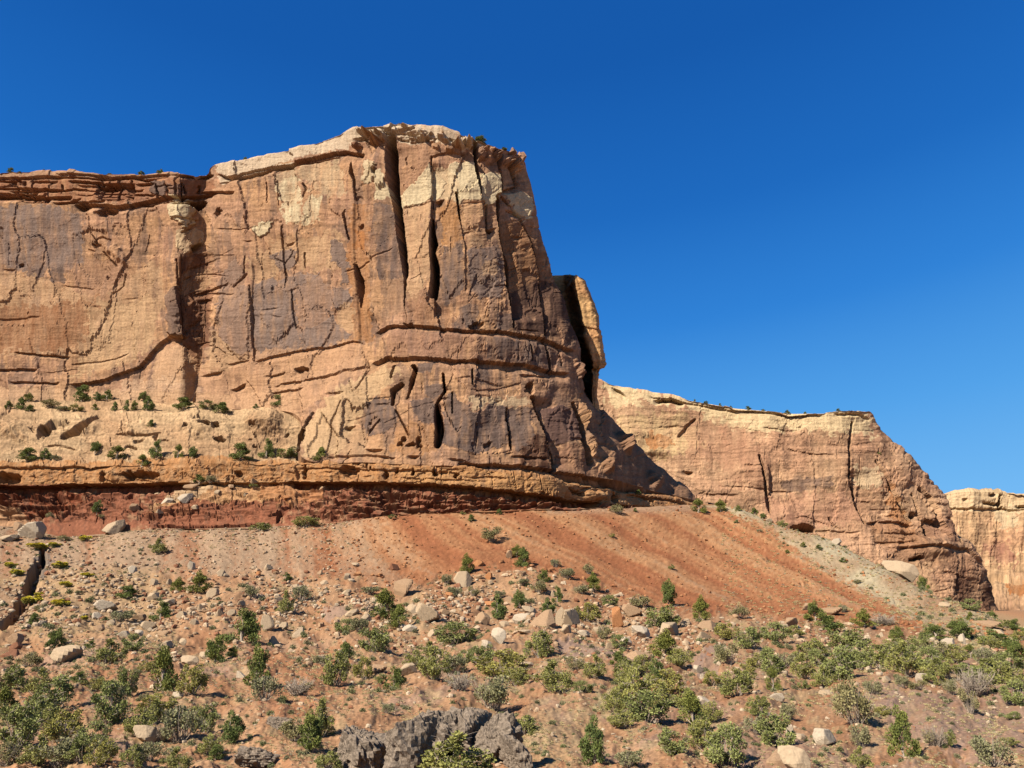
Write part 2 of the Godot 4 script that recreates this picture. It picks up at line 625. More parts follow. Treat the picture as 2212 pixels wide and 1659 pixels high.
	f.patch([724, 625, 757, 620, 758, 665, 722, 668], SLATE, 0.9, 0.7, 0.1, mot)
	f.patch([690, 700, 716, 684, 756, 723, 716, 748, 649, 757, 643, 717], SLATE, 0.9, 0.7, 0.1, mot)
	f.patch([472, 600, 513, 552, 528, 593, 499, 618, 536, 614, 543, 664, 547, 772, 480, 760, 470, 680], SLATE.lerp(PINK, 0.3), 0.92, 0.7, 0.2, mot)
	f.patch([730, 660, 760, 650, 764, 716, 730, 705], GOLD, 0.7, 0.9)
	f.patch([460, 770, 700, 745, 770, 735, 790, 800, 640, 895, 440, 890, 430, 800], Color(0.45, 0.265, 0.150), 0.65, 1.2, 0, mot)
	f.patch([458, 700, 480, 740, 540, 775, 480, 800, 445, 800], GOLD, 0.6, 1.2, 0, mot)
	# the ribs beside the cleft
	f.patch([811, 372, 828, 372, 842, 425, 809, 432], CREAM, 0.9, 0.5)
	f.patch([786, 345, 812, 358, 813, 390, 783, 394], CREAM, 0.75, 0.8, 0.3)
	f.patch([765, 498, 788, 500, 788, 535, 768, 538], RUST, 0.7, 0.8, 0, mot)
	f.patch([758, 440, 792, 440, 800, 735, 764, 735, 752, 540], Color(0.36, 0.17, 0.07), 0.55, 1.0, 0, mot)
	f.patch([807, 440, 844, 438, 861, 523, 873, 600, 820, 604, 808, 492], VARNISH, 0.72, 0.6, 0, mot)
	f.patch([822, 604, 876, 600, 878, 670, 824, 690], VARNISH.lerp(TAN, 0.4), 0.6, 1.1, 0, mot)
	# nose: pale band, golden shafts, varnish below; right side painted darker for its shade
	f.patch([857, 415, 895, 392, 930, 350, 936, 367, 962, 392, 953, 425, 926, 431, 865, 442], CREAM, 0.92, 0.5, 0.2)
	f.patch([967, 363, 974, 352, 999, 350, 1028, 345, 1034, 367, 1038, 430, 990, 437, 986, 415, 970, 404], CREAM, 0.92, 0.5, 0.2)
	f.patch([1038, 373, 1078, 376, 1090, 419, 1074, 435, 1053, 437, 1040, 430], CREAM, 0.9, 0.5, 0.3)
	f.patch([1092, 413, 1124, 413, 1142, 429, 1148, 474, 1130, 476, 1111, 440], CREAM, 0.85, 0.6, 0.3)
	f.patch([932, 360, 970, 360, 990, 400, 985, 430, 955, 425], CREAM.lerp(TAN, 0.35), 0.8, 0.8)
	f.patch([850, 305, 935, 305, 935, 348, 895, 392, 855, 412], PINK, 0.7, 0.8, 0, mot)
	f.patch([862, 442, 932, 434, 934, 560, 900, 660, 876, 640, 866, 520], GOLD, 0.75, 0.9, 0, mot)
	f.patch([936, 436, 990, 436, 1000, 520, 950, 530], Color(0.34, 0.17, 0.07), 0.6, 1.2, 0, mot)
	f.patch([992, 438, 1050, 436, 1092, 520, 1010, 535], GOLD, 0.5, 1.4, 0, mot)
	f.patch([936, 470, 955, 480, 960, 520, 938, 510], VARNISH, 0.7, 0.9)
	f.patch([955, 533, 1000, 528, 1006, 620, 962, 652, 942, 600], VARNISH, 0.78, 0.8, 0, mot)
	f.patch([1010, 540, 1083, 528, 1092, 600, 1080, 646, 1025, 642, 1008, 600], SLATE.lerp(VARNISH, 0.4), 0.9, 0.7, 0.1, mot)
	f.patch([1045, 560, 1075, 560, 1070, 595, 1040, 598], GOLD, 0.6, 1.0)
	f.patch([990, 660, 1030, 656, 1037, 712, 983, 710], VARNISH, 0.8, 0.7, 0, mot)
	f.patch([1072, 680, 1106, 678, 1109, 712, 1072, 716], VARNISH, 0.85, 0.5)
	f.patch([880, 640, 935, 645, 975, 660, 980, 705, 880, 700], Color(0.26, 0.135, 0.075), 0.55, 1.4, 0, mot)
	f.patch([1085, 500, 1130, 480, 1205, 600, 1172, 640, 1100, 660], Color(0.16, 0.09, 0.055), 0.6, 1.6, 0, mot)  # painted shade where the nose turns right, away from the sun
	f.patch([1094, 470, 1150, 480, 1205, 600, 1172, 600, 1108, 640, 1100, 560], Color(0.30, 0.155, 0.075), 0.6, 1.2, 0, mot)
	f.patch([1108, 626, 1172, 598, 1222, 612, 1246, 738, 1172, 730, 1110, 711], Color(0.10, 0.058, 0.042), 0.92, 0.9, 0, mot)  # right side of the nose: low light painted into the rock colour
	f.patch([840, 706, 1000, 714, 1120, 725, 1235, 765, 1218, 803, 1130, 785, 1000, 776, 830, 768], Color(0.27, 0.15, 0.098), 0.55, 0.9, 0, mot)
	f.patch([1040, 728, 1170, 738, 1225, 795, 1060, 778], VARNISH, 0.75, 0.9, 0, mot)
	# lower nose: pale toe on the left, dark varnished plates
	f.patch([655, 985, 648, 930, 680, 890, 740, 838, 830, 790, 870, 800, 820, 850, 770, 895, 735, 985], Color(0.50, 0.335, 0.185), 0.85, 1.0)
	f.patch([740, 930, 790, 925, 795, 985, 725, 985], GOLD, 0.7, 1.0)
	f.patch([786, 869, 815, 857, 849, 859, 860, 915, 828, 942, 796, 942, 782, 910], VARNISH, 0.9, 0.5, 0.1, mot)
	f.patch([884, 865, 929, 857, 943, 879, 941, 917, 902, 913], VARNISH, 0.9, 0.6, 0.1)
	f.patch([957, 854, 977, 847, 996, 869, 1029, 896, 1042, 888, 1063, 865, 1095, 877, 1095, 962, 1019, 979, 949, 962, 958, 931], VARNISH, 0.92, 0.6, 0.15, mot)
	f.patch([1099, 878, 1147, 879, 1150, 967, 1115, 977, 1099, 944], VARNISH, 0.9, 0.5, 0.1, mot)
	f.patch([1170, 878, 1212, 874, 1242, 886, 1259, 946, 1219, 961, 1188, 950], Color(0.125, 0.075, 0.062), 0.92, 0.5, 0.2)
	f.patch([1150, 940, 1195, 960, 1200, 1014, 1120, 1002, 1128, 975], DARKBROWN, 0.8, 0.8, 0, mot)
	f.patch([1200, 962, 1260, 965, 1300, 1034, 1215, 1026], Color(0.26, 0.14, 0.085), 0.7, 0.9, 0, mot)
	f.patch([917, 833, 959, 830, 959, 848, 936, 859, 921, 850], VARNISH, 0.9, 0.5)
	f.patch([903, 784, 940, 779, 931, 806, 900, 806], VARNISH, 0.9, 0.5)
	f.patch([1028, 790, 1060, 790, 1055, 830, 1026, 826], VARNISH, 0.7, 0.8, 0, mot)
	f.patch([1000, 862, 1040, 856, 1140, 858, 1146, 876, 1090, 874, 1050, 866, 1030, 892], CREAM.lerp(GOLD, 0.5), 0.75, 0.9)
	f.patch([860, 925, 900, 915, 945, 920, 945, 975, 880, 985, 840, 975], Color(0.42, 0.22, 0.10), 0.6, 1.2, 0, mot)
	f.patch([1244, 742, 1300, 860, 1340, 900, 1525, 1075, 1540, 1095, 1305, 1040, 1262, 880], Color(0.24, 0.13, 0.075), 0.6, 1.0, 0, mot)  # the shaded skirt behind the nose, its shade darkened in the colour too

	var cap := Color(0.58, 0.46, 0.32)
	f.patch([464, 340, 560, 325, 690, 292, 785, 255, 860, 250, 860, 296, 800, 290, 745, 320, 690, 332, 620, 350, 560, 366, 494, 376, 468, 372], cap, 0.85, 0.5)
	f.patch([466, 380, 520, 370, 612, 356, 736, 332, 740, 338, 612, 363, 530, 377, 480, 396], cap, 0.7, 0.4)
	f.patch([785, 255, 900, 255, 1010, 280, 1060, 295, 1055, 312, 1000, 318, 960, 312, 900, 312, 850, 306, 800, 300], cap, 0.75, 0.9, 0, mot)
	f.patch([620, 345, 740, 322, 785, 300, 790, 318, 740, 338, 640, 360], Color(0.27, 0.14, 0.085), 0.6, 0.8, 0, mot)
	f.patch([-40, 372, 460, 368, 460, 381, -40, 381], Color(0.42, 0.26, 0.16), 0.6, 0.5)
	var rs := RandomNumberGenerator.new()
	rs.seed = 404
	f.warp = 7.0
	for k in 46:
		var bx := rs.randf_range(770.0, 1120.0)
		var by := lerpf(266.0, 330.0, clampf(absf(bx - 850.0) / 270.0, 0.0, 1.0)) + rs.randf_range(2.0, 34.0)
		f.hole(bx, by, rs.randf_range(6.0, 18.0), rs.randf_range(3.0, 9.0), rs.randf_range(-20.0, 25.0), -rs.randf_range(0.8, 2.2), 0.35)
	for k in 40:
		var bx := rs.randf_range(-40.0, 440.0)
		var by := rs.randf_range(376.0, 438.0)
		var bl := rs.randf_range(25.0, 110.0)
		f.ledge([bx, by, bx + bl * 0.5, by + rs.randfn() * 2.0, bx + bl, by + rs.randfn() * 2.0], rs.randf_range(0.5, 2.2), rs.randf_range(4.0, 10.0))
	for k in 14:
		var bx := rs.randf_range(-20.0, 440.0)
		f.crack([bx, rs.randf_range(380.0, 405.0), 1.4, bx + rs.randfn() * 4.0, rs.randf_range(412.0, 432.0), 2.0], 1.5)
	weather(f, 4053, Rect2(-40, 440, 1250, 540), 44, -0.04)
	weather(f, 4042, Rect2(385, 540, 68, 210), 26, -0.05)
	weather(f, 4041, Rect2(1000, 480, 290, 520), 30, 0.12)
	# fissures
	f.warp = 1.8
	for k in [
		[[844, 300, 12, 848, 408, 8, 856, 450, 7, 864, 513, 6.5, 873, 575, 4.5, 876, 602, 3, 873, 660, 1], 13.0],
		[[934, 470, 1.5, 933, 498, 5, 936, 527, 8, 933, 545, 6, 939, 575, 8.5, 939, 607, 9, 935, 636, 8], 9.0],
		[[932, 340, 2.5, 931, 372, 1.5], 2.0], [[932, 425, 1.5, 934, 475, 1.5], 2.0],
		[[986, 415, 3, 990, 450, 2, 994, 476, 1.2], 2.5],
		[[1028, 308, 5, 1032, 358, 4.5, 1036, 388, 4.5, 1039, 418, 2.5], 5.0],
		[[1054, 440, 2, 1056, 500, 1.5], 1.5],
		[[1081, 330, 7, 1088, 375, 8, 1091, 405, 6], 6.0], [[1110, 345, 4, 1122, 400, 3], 3.0],
		[[1080, 425, 7, 1080, 450, 6, 1082, 471, 4.5, 1086, 502, 4.5, 1095, 544, 6, 1101, 576, 8, 1099, 618, 5.5, 1104, 649, 5, 1106, 676, 3.5, 1108, 708, 2], 7.0],
		[[1092, 419, 2.5, 1124, 467, 2.5, 1145, 513, 2.5, 1157, 550, 3, 1170, 586, 2.5, 1172, 628, 2.5, 1172, 676, 2.5, 1174, 728, 2], 2.5],
		[[758, 352, 1.5, 757, 370, 4.5, 763, 388, 2.5, 766, 430, 1.4], 3.0], [[748, 455, 1, 744, 466, 3.4, 749, 489, 2.2, 756, 520, 1.4], 3.0],
		[[768, 573, 3, 776, 604, 6, 776, 629, 5.5, 776, 660, 2], 4.0], [[774, 430, 10, 777, 560, 12, 782, 735, 9], 0.9],
		[[609, 490, 1.5, 609, 508, 2.6, 609, 548, 1.6, 613, 589, 2.6, 614, 616, 1.6], 1.6],
		[[614, 566, 1.4, 634, 541, 1.2], 0.8], [[614, 566, 1.3, 590, 556, 1.1], 0.8], [[628, 625, 1.4, 630, 671, 2, 636, 706, 1.4], 1.5],
		[[539, 618, 1.6, 545, 664, 2.4, 547, 720, 2, 548, 780, 1.2], 1.8],
		[[532, 593, 3, 518, 606, 2.5, 503, 618, 2], 1.8], [[532, 556, 1.6, 526, 590, 2], 1.5], [[655, 545, 2.2, 655, 575, 1.6], 1.4],
		[[578, 398, 1.4, 580, 440, 1], 1.0], [[601, 395, 1.2, 604, 445, 1], 0.9], [[656, 398, 2, 664, 410, 3, 658, 428, 2], 1.4],
		[[892, 790, 4, 899, 800, 4, 890, 822, 5.5, 884, 848, 2.5, 879, 862, 1.2], 5.0],
		[[868, 832, 4.5, 850, 845, 6, 850, 878, 3.5], 4.0], [[852, 788, 2.6, 845, 816, 2.6], 2.5],
		[[957, 808, 2.6, 961, 846, 3.2, 942, 870, 3, 946, 900, 8, 950, 931, 9, 946, 962, 7.5], 6.0],
		[[977, 848, 2.2, 977, 890, 2], 2.0], [[1020, 800, 3, 1021, 832, 2.5], 2.0],
		[[1151, 858, 4, 1166, 893, 5, 1176, 928, 5, 1184, 950, 4, 1196, 986, 5.5, 1198, 1015, 4.5], 5.0],
		[[1095, 880, 2, 1097, 910, 2.6, 1104, 970, 3], 2.5],
		[[1240, 870, 4, 1259, 913, 7, 1261, 955, 8, 1275, 1000, 6], 7.0],
		[[1172, 734, 2.2, 1181, 763, 3.4, 1190, 798, 3], 3.0], [[1143, 736, 2, 1149, 778, 2.4], 2.0], [[1205, 748, 2, 1212, 790, 2], 2.0],
		[[362, 402, 2.5, 364, 420, 2], 2.0], [[221, 543, 1.8, 250, 573, 2], 1.2], [[187, 537, 1.4, 203, 543, 1.4], 1.0],
		[[268, 590, 1.6, 262, 616, 1.8, 242, 633, 2.2], 1.4], [[195, 500, 1.2, 212, 528, 1.6], 1.0],
		[[207, 520, 1.8, 222, 513, 2, 240, 520, 1.6], 1.2],
		[[382, 560, 1.5, 386, 640, 2.2, 393, 690, 1.6], 2.0],
		[[675, 894, 3, 652, 925, 4, 644, 973, 4], 4.0], [[737, 868, 1.5, 715, 905, 1.8, 705, 975, 1.4], 0.8],
		[[795, 800, 2, 770, 840, 1.6], 0.9], [[820, 910, 2, 795, 935, 3], 1.4], [[856, 890, 1.6, 884, 945, 2], 1.2]]:
		var slim := []
		for m in k[0].size():
			slim.append(k[0][m] * (0.72 if m % 3 == 2 and k[0][m] < 4.0 else 1.0))
		f.crack(slim, k[1] * (1.5 if k[1] > 2.0 else 0.75))
	# columns that stand proud of their right-hand neighbours
	f.riser([932, 350, 934, 480, 940, 580, 938, 690], 1.8, 60)
	f.riser([987, 400, 992, 470, 1004, 530, 1006, 640], 0.7, 50)
	f.riser([1034, 330, 1040, 430, 1055, 520], 1.4, 45)
	f.riser([1088, 340, 1082, 430, 1088, 510, 1102, 580, 1106, 700], 2.6, 60)
	f.riser([1096, 425, 1146, 515, 1172, 590, 1174, 725], 1.0, 40)
	f.riser([838, 315, 850, 420, 866, 520, 874, 610], 2.2, 70)
	f.riser([800, 330, 806, 440, 800, 600, 800, 700], -1.2, 34)
	f.riser([547, 560, 545, 660, 549, 775], 0.6, 60)
	f.riser([948, 860, 952, 960], 1.2, 60)
	f.riser([884, 860, 882, 960], -0.8, 40)
	f.riser([1097, 870, 1104, 975], 1.0, 45)
	f.riser([1152, 855, 1176, 930, 1200, 1018], 2.6, 45)
	f.riser([390, 545, 386, 640, 396, 735], 2.0, 60)
	# bedding partings and overhangs
	f.warp = 6.0
	for k in [
		[[804, 716, 834, 703, 887, 702, 934, 705, 1027, 714, 1077, 715, 1117, 722, 1174, 734, 1240, 762], 1.9, 16],
		[[798, 784, 830, 769, 894, 772, 954, 775, 1060, 780, 1134, 787, 1187, 800, 1230, 808], 2.0, 22],
		[[547, 782, 601, 767, 647, 756, 711, 748, 761, 736, 784, 736], 0.9, 14], [[484, 786, 537, 777], 0.8, 10],
		[[603, 832, 640, 824, 670, 819, 711, 811, 761, 798, 802, 786], 1.0, 16], [[572, 816, 622, 803], 0.9, 10], [[434, 814, 484, 801], 1.2, 14],
		[[489, 840, 532, 826], 1.6, 14], [[580, 851, 664, 841], 0.9, 9], [[702, 855, 748, 848], 0.9, 9], [[590, 838, 612, 830], 0.8, 8],
		[[30, 762, 152, 770], 1.3, 9], [[-40, 800, 85, 798], 1.5, 12], [[20, 828, 132, 826], 1.2, 9], [[-40, 690, 90, 684], 0.6, 14],
		[[145, 829, 233, 818, 300, 793, 322, 766, 344, 738, 362, 722, 398, 730, 425, 764], 1.7, 60],
		[[358, 724, 412, 727], 3.0, 22], [[408, 536, 440, 522], 3.5, 24], [[366, 470, 438, 476], 0.8, 22],
		[[-40, 383, 83, 381, 208, 384, 292, 380, 460, 377], 1.5, 9], [[-40, 403, 60, 406, 130, 410], 1.6, 10], [[-40, 421, 40, 420, 110, 426], 3.2, 18],
		[[100, 424, 160, 425], 2.4, 11], [[60, 392, 130, 393], 1.2, 8], [[205, 395, 295, 397], 1.6, 30], [[160, 440, 215, 442, 260, 448, 300, 440, 356, 424, 410, 422], 2.6, 18],
		[[378, 424, 440, 420, 462, 412], 2.2, 18], [[130, 615, 205, 623], 0.6, 8], [[0, 581, 35, 580], 0.8, 8],
		[[466, 374, 493, 383, 560, 372, 620, 356, 690, 336, 742, 324, 790, 334], 2.2, 16], [[470, 398, 520, 373, 612, 358, 736, 334], 1.4, 8],
		[[760, 300, 800, 292, 830, 300], 2.0, 12], [[800, 282, 850, 286, 930, 300], 1.2, 8], [[850, 300, 905, 306, 950, 300], 1.4, 8], [[940, 296, 1000, 305], 1.2, 8],
		[[926, 340, 965, 330, 1010, 330], 0.8, 12], [[858, 442, 935, 435], 0.4, 14], [[935, 432, 962, 428], 2.2, 26], [[990, 438, 1052, 437], 0.4, 12],
		[[1090, 405, 1130, 400], 1.5, 14], [[1095, 445, 1130, 468], 1.2, 14], [[1058, 492, 1078, 490], 1.6, 12], [[1110, 505, 1140, 512], 0.8, 10],
		[[786, 972, 831, 974], 1.4, 9], [[876, 986, 910, 986], 1.6, 9], [[965, 994, 1010, 997], 1.0, 9],
		[[985, 1000, 1050, 1002, 1115, 1006, 1196, 1016, 1240, 1024, 1310, 1038], 2.0, 30], [[700, 986, 790, 984, 860, 990], 0.9, 10],
		[[1100, 985, 1190, 990], 1.0, 10], [[1120, 808, 1150, 812, 1190, 806], 0.9, 9], [[940, 862, 975, 860], 0.6, 8], [[790, 860, 850, 858], 0.4, 60]]:
		f.ledge(k[0], k[1], k[2])
	# hollows and bosses
	f.warp = 13.0
	for k in [
		[433, 440, 15, 12, -20, 7.0], [470, 460, 7, 14, 20, 3.5], [651, 798, 14, 6, -8, 2.6], [181, 447, 21, 6, 0, 2.6], [233, 459, 26, 11, 0, 3.2],
		[42, 572, 4, 5, 20, 1.8], [208, 527, 10, 6, 30, 1.6], [752, 920, 16, 4, -20, 1.8], [872, 950, 9, 6, 0, 2.0], [886, 962, 8, 5, 20, 2.0], [905, 957, 7, 13, 0, 2.0],
		[863, 961, 7, 5, 0, 1.6], [1052, 960, 10, 5, 0, 1.2], [1144, 838, 12, 12, 20, 2.4], [1028, 704, 18, 7, -8, 1.6], [880, 701, 15, 4, 0, 1.4], [779, 488, 7, 4, -30, 1.5], [1062, 493, 7, 4, 10, 2.0],
		[812, 372, 6, 9, 10, 2.4], [876, 345, 2, 10, 10, 0.6], [30, 392, 16, 6, 0, 1.8], [52, 396, 8, 9, 0, 2.2],
		[250, 548, 52, 16, 40, -1.6], [396, 470, 34, 62, 0, -1.8], [420, 440, 8, 12, 20, 1.2], [404, 500, 14, 5, -20, 0.8], [1264, 897, 9, 36, -8, -3.6], [1275, 960, 7, 36, -8, -2.0], [1348, 962, 9, 42, -22, -4.0], [1420, 1035, 16, 26, -30, -2.5],
		[1250, 800, 8, 30, -12, -2.4], [1310, 1010, 12, 24, -20, -2.5], [1122, 350, 9, 28, 0, -2.6], [1061, 335, 16, 26, 0, -2.0], [1010, 300, 26, 12, 0, -1.8], [900, 288, 30, 9, -8, -1.4], [815, 300, 14, 16, 0, -2.0]]:
		f.hole(k[0], k[1], k[2], k[3], k[4], k[5], 0.3 if k[5] > 0 else 0.9)
	grain(f, 301, 0.32)
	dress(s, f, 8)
	survey(s)
	s.pick_rows = Vector2i(9, s.ny)
	return s

func pillar() -> Sheet:
	var rows := []
	# edge of the lit face (left, right) and its distance, from the top down; a deep slot parts it from the main wall
	for e in [[594, 1240, 1249, 232.0], [604, 1240, 1258, 231.0], [650, 1247, 1281, 231.5], [720, 1262, 1297, 231.5], [780, 1276, 1304, 231.5], [804, 1279, 1293, 233.0], [852, 1277, 1288, 233.5], [1000, 1282, 1300, 233.0]]:
		var y: float = e[0]
		var l: float = e[1]
		var rr: float = e[2]
		var d: float = e[3]
		rows.append([l - 48.0, y, d + 26.0, l - 22.0, y, d + 27.0, l - 7.0, y, d + 17.0, l, y + 1.0, d + 1.0, (l + rr) * 0.5, y + 2.0, d - 0.6, rr, y + 5.0, d, rr + 4.0, y + 6.0, d + 7.0, rr - 20.0, y, d + 28.0])
	var ws := net(rows)
	ws[0].push_front(shifted(ws[0][0], Vector3(-1.0, 0.6, -10)))
	ws[1].push_front(ws[1][0])
	var s := loft(ws[0], ws[1], [10, 12, 12, 12, 14, 6, 10], [6, 8, 30, 48, 40, 20, 30, 40])
	var f := Field.new(1180, 585, 1330, 1010, 1.5)
	sandstone(f, 401, {"big": 1.4, "vert": 0.6, "plate": 0.5, "chip": 0.25, "fine": 0.2, "bed": 0.2, "streak": 0.2}, Color(0.56, 0.34, 0.155), Color(0.50, 0.27, 0.125), Color(0.3, 0.16, 0.08))
	f.warp = 6.0
	f.ledge([1240, 700, 1305, 716], 0.6, 14)
	f.ledge([1240, 790, 1312, 797], 1.6, 14)
	grain(f, 410, 0.25)
	dress(s, f, 2)
	return s

# ---------------------------------------------------------------- benches and red ledges under the wall
func bench_and_ledges() -> Sheet:
	var X := [-900, -350, 0, 120, 240, 330, 450, 560, 640, 720, 860, 1060, 1230, 1350, 1450, 1526, 1548, 1530]
	var L := [
		[[885, 252], [880, 246], [868, 241], [867, 240], [867, 239], [868, 238], [872, 233], [876, 230], [890, 226], [965, 214], [990, 205], [1006, 205], [1034, 213], [1056, 236], [1070, 254], [1088, 263], [1090, 275], [1085, 300]],
		[[905, 236], [900, 232], [894, 227], [893, 226], [889, 225], [887, 223], [885, 221], [881, 219], [887, 217], [970, 209], [994, 200], [1010, 200], [1038, 207], [1058, 230], [1072, 246], [1090, 256], [1092, 270], [1087, 300]],
		[[925, 224], [920, 222], [915, 219], [914, 218], [910, 217], [908, 216], [906, 215], [903, 213], [910, 212], [975, 206], [996, 199], [1011, 199], [1039, 206], [1060, 226], [1073, 242], [1091, 252], [1094, 266], [1089, 300]],
		[[990, 218], [988, 216], [984, 213], [984, 213], [978, 212], [975, 211], [974, 210], [980, 209], [984, 208], [985, 204], [998, 198.5], [1012, 198.5], [1040, 205.5], [1061, 224], [1074, 240], [1092, 250], [1095, 262], [1090, 300]],
		[[1008, 206], [1006, 205], [1005, 204], [1004, 203.5], [1002, 203], [1001, 202.5], [1000, 202], [999, 201], [998, 200.5], [1000, 199.5], [1006, 195], [1014, 195.5], [1042, 203], [1064, 220], [1077, 235], [1093, 246], [1097, 256], [1092, 300]],
		[[1048, 205], [1047, 204], [1046, 203], [1045, 202.5], [1044, 202], [1043, 201.8], [1042, 201.5], [1041, 200.5], [1040, 199.8], [1041, 199], [1043, 194.3], [1057, 195], [1079, 202.5], [1090, 219], [1096, 233], [1100, 243], [1103, 254], [1097, 300]],
		[[1056, 209], [1054, 208], [1053, 207.5], [1052, 207], [1051, 206.5], [1049, 206], [1047, 204], [1045, 202.5], [1043, 201.5], [1044, 201], [1046, 196.5], [1060, 197], [1082, 204.5], [1092, 220], [1098, 234], [1102, 244], [1105, 255], [1099, 300]],
		[[1120, 198], [1122, 197], [1122, 196.5], [1152, 192], [1138, 192.5], [1141, 191], [1142, 190.5], [1140, 190], [1136, 189.5], [1129, 188.5], [1116, 187.5], [1107, 190.5], [1103, 198], [1104, 212], [1106, 226], [1110, 238], [1112, 250], [1106, 300]],
		[[1160, 196], [1162, 195], [1162, 194.5], [1190, 190], [1176, 190.5], [1180, 189], [1180, 188.5], [1178, 188], [1174, 187.5], [1165, 186.5], [1150, 185.5], [1140, 188.5], [1136, 196], [1136, 210], [1138, 224], [1140, 236], [1142, 248], [1136, 300]]]
	var rows := []
	for k in L.size():
		var row := []
		for c in X.size():
			var dist := float(L[k][c][1])
			if k == 6:
				dist = float(L[5][c][1]) + 0.6
			if k >= 4 and k <= 6 and c >= 9 and c <= 12:
				dist -= 2.4
			row.append_array([float(X[c]), float(L[k][c][0]), dist])
		rows.append(row)
	var ws := net(rows)
	var s := loft(ws[0], ws[1], [16, 22, 76, 76, 58, 76, 70, 52, 52, 90, 128, 108, 76, 64, 48, 16, 10], [12, 14, 46, 16, 32, 8, 62, 16])
	var f := Field.new(-40, 855, 1580, 1200, 1.5)
	sandstone(f, 501, {"big": 2.2, "vert": 0.3, "plate": 0.5, "chip": 0.34, "fine": 0.16, "bed": 0.3, "streak": 0.12}, Color(0.47, 0.32, 0.18), Color(0.41, 0.255, 0.14), Color(0.26, 0.15, 0.085))
	var mot := sheet_noise(f.w, f.h, noise(571, 0.08, 4))
	f.warp = 8.0
	var lip := [-40, 998, 240, 992, 450, 990, 640, 990, 720, 992, 860, 998, 1060, 1008, 1230, 1036, 1350, 1058, 1450, 1072, 1560, 1088, 1560, 1120, 1450, 1100, 1350, 1094, 1230, 1082, 1060, 1060, 860, 1046, 640, 1044, 450, 1046, 240, 1050, -40, 1052]
	f.patch(lip, Color(0.40, 0.20, 0.085), 0.85, 0.5, 0.0, mot)
	f.patch([870, 1008, 1060, 1018, 1230, 1046, 1225, 1074, 1060, 1056, 870, 1044], Color(0.43, 0.235, 0.10), 0.7, 0.8, 0.0, mot)
	f.patch([-40, 1046, 240, 1046, 450, 1044, 640, 1042, 860, 1045, 1060, 1060, 1230, 1082, 1350, 1092, 1470, 1100, 1560, 1130, 1560, 1210, -40, 1210], Color(0.25, 0.098, 0.055), 0.92, 0.4, 0.0, mot)
	f.patch([-40, 1060, 150, 1062, 220, 1068, 180, 1110, -40, 1128], Color(0.20, 0.062, 0.03), 0.7, 0.8, 0.0, mot)
	# steps in the red beds
	var red := sheet_noise(f.w, f.h, noise(580, 0.13, 3), 9, 1)
	var gap := sheet_noise(f.w, f.h, noise(581, 0.13, 3), 8.0, 1.0)
	var D := f.d
	f.d = PackedFloat32Array()
	for iy in f.h:
		var y := f.y0 + iy * f.cs
		for ix in f.w:
			var x := f.x0 + ix * f.cs
			var top := 1048.0 if x < 860.0 else 1048.0 + (x - 860.0) * 0.09
			var m := smoothstep(top - 4.0, top + 8.0, y) * (1.0 - smoothstep(90.0, 250.0, x) * (1.0 - smoothstep(620.0, 760.0, x)) * 0.7) * (1.0 - smoothstep(1112.0, 1135.0, y))
			var i := iy * f.w + ix
			D[i] *= lerpf(1.0, 0.35, smoothstep(top - 4.0, top + 8.0, y))
			D[i] += m * ((smoothstep(-0.06, 0.06, red[i]) - 0.5) * 1.6 + (smoothstep(0.0, 0.06, gap[i]) - 0.5) * 1.2)
	f.d = D
	# rubble fans that bury part of the red beds
	f.patch([100, 1160, 150, 1105, 195, 1070, 250, 1062, 300, 1075, 280, 1110, 240, 1165], Color(0.26, 0.104, 0.058), 0.95, 0.9)
	f.patch([410, 1050, 480, 1035, 560, 1035, 625, 1048, 650, 1085, 560, 1090, 480, 1085, 380, 1108, 300, 1118, 350, 1085], Color(0.47, 0.27, 0.13), 0.85, 1.6, 0.6, mot)
	f.patch([395, 1050, 430, 1036, 470, 1052, 440, 1075, 380, 1090, 350, 1092], Color(0.52, 0.36, 0.21), 0.8, 1.2)
	f.patch([560, 1050, 640, 1050, 700, 1060, 690, 1085, 600, 1092, 560, 1080], Color(0.42, 0.20, 0.09), 0.7, 1.5, 0.4, mot)
	f.patch([300, 1112, 420, 1085, 560, 1085, 600, 1110, 590, 1140, 310, 1140], Color(0.26, 0.102, 0.056), 0.9, 1.0)
	f.patch([-40, 1098, 30, 1095, 60, 1120, 100, 1150, 20, 1200, -40, 1200], Color(0.44, 0.26, 0.14), 0.8, 1.5)
	# bench hollows
	f.warp = 13.0
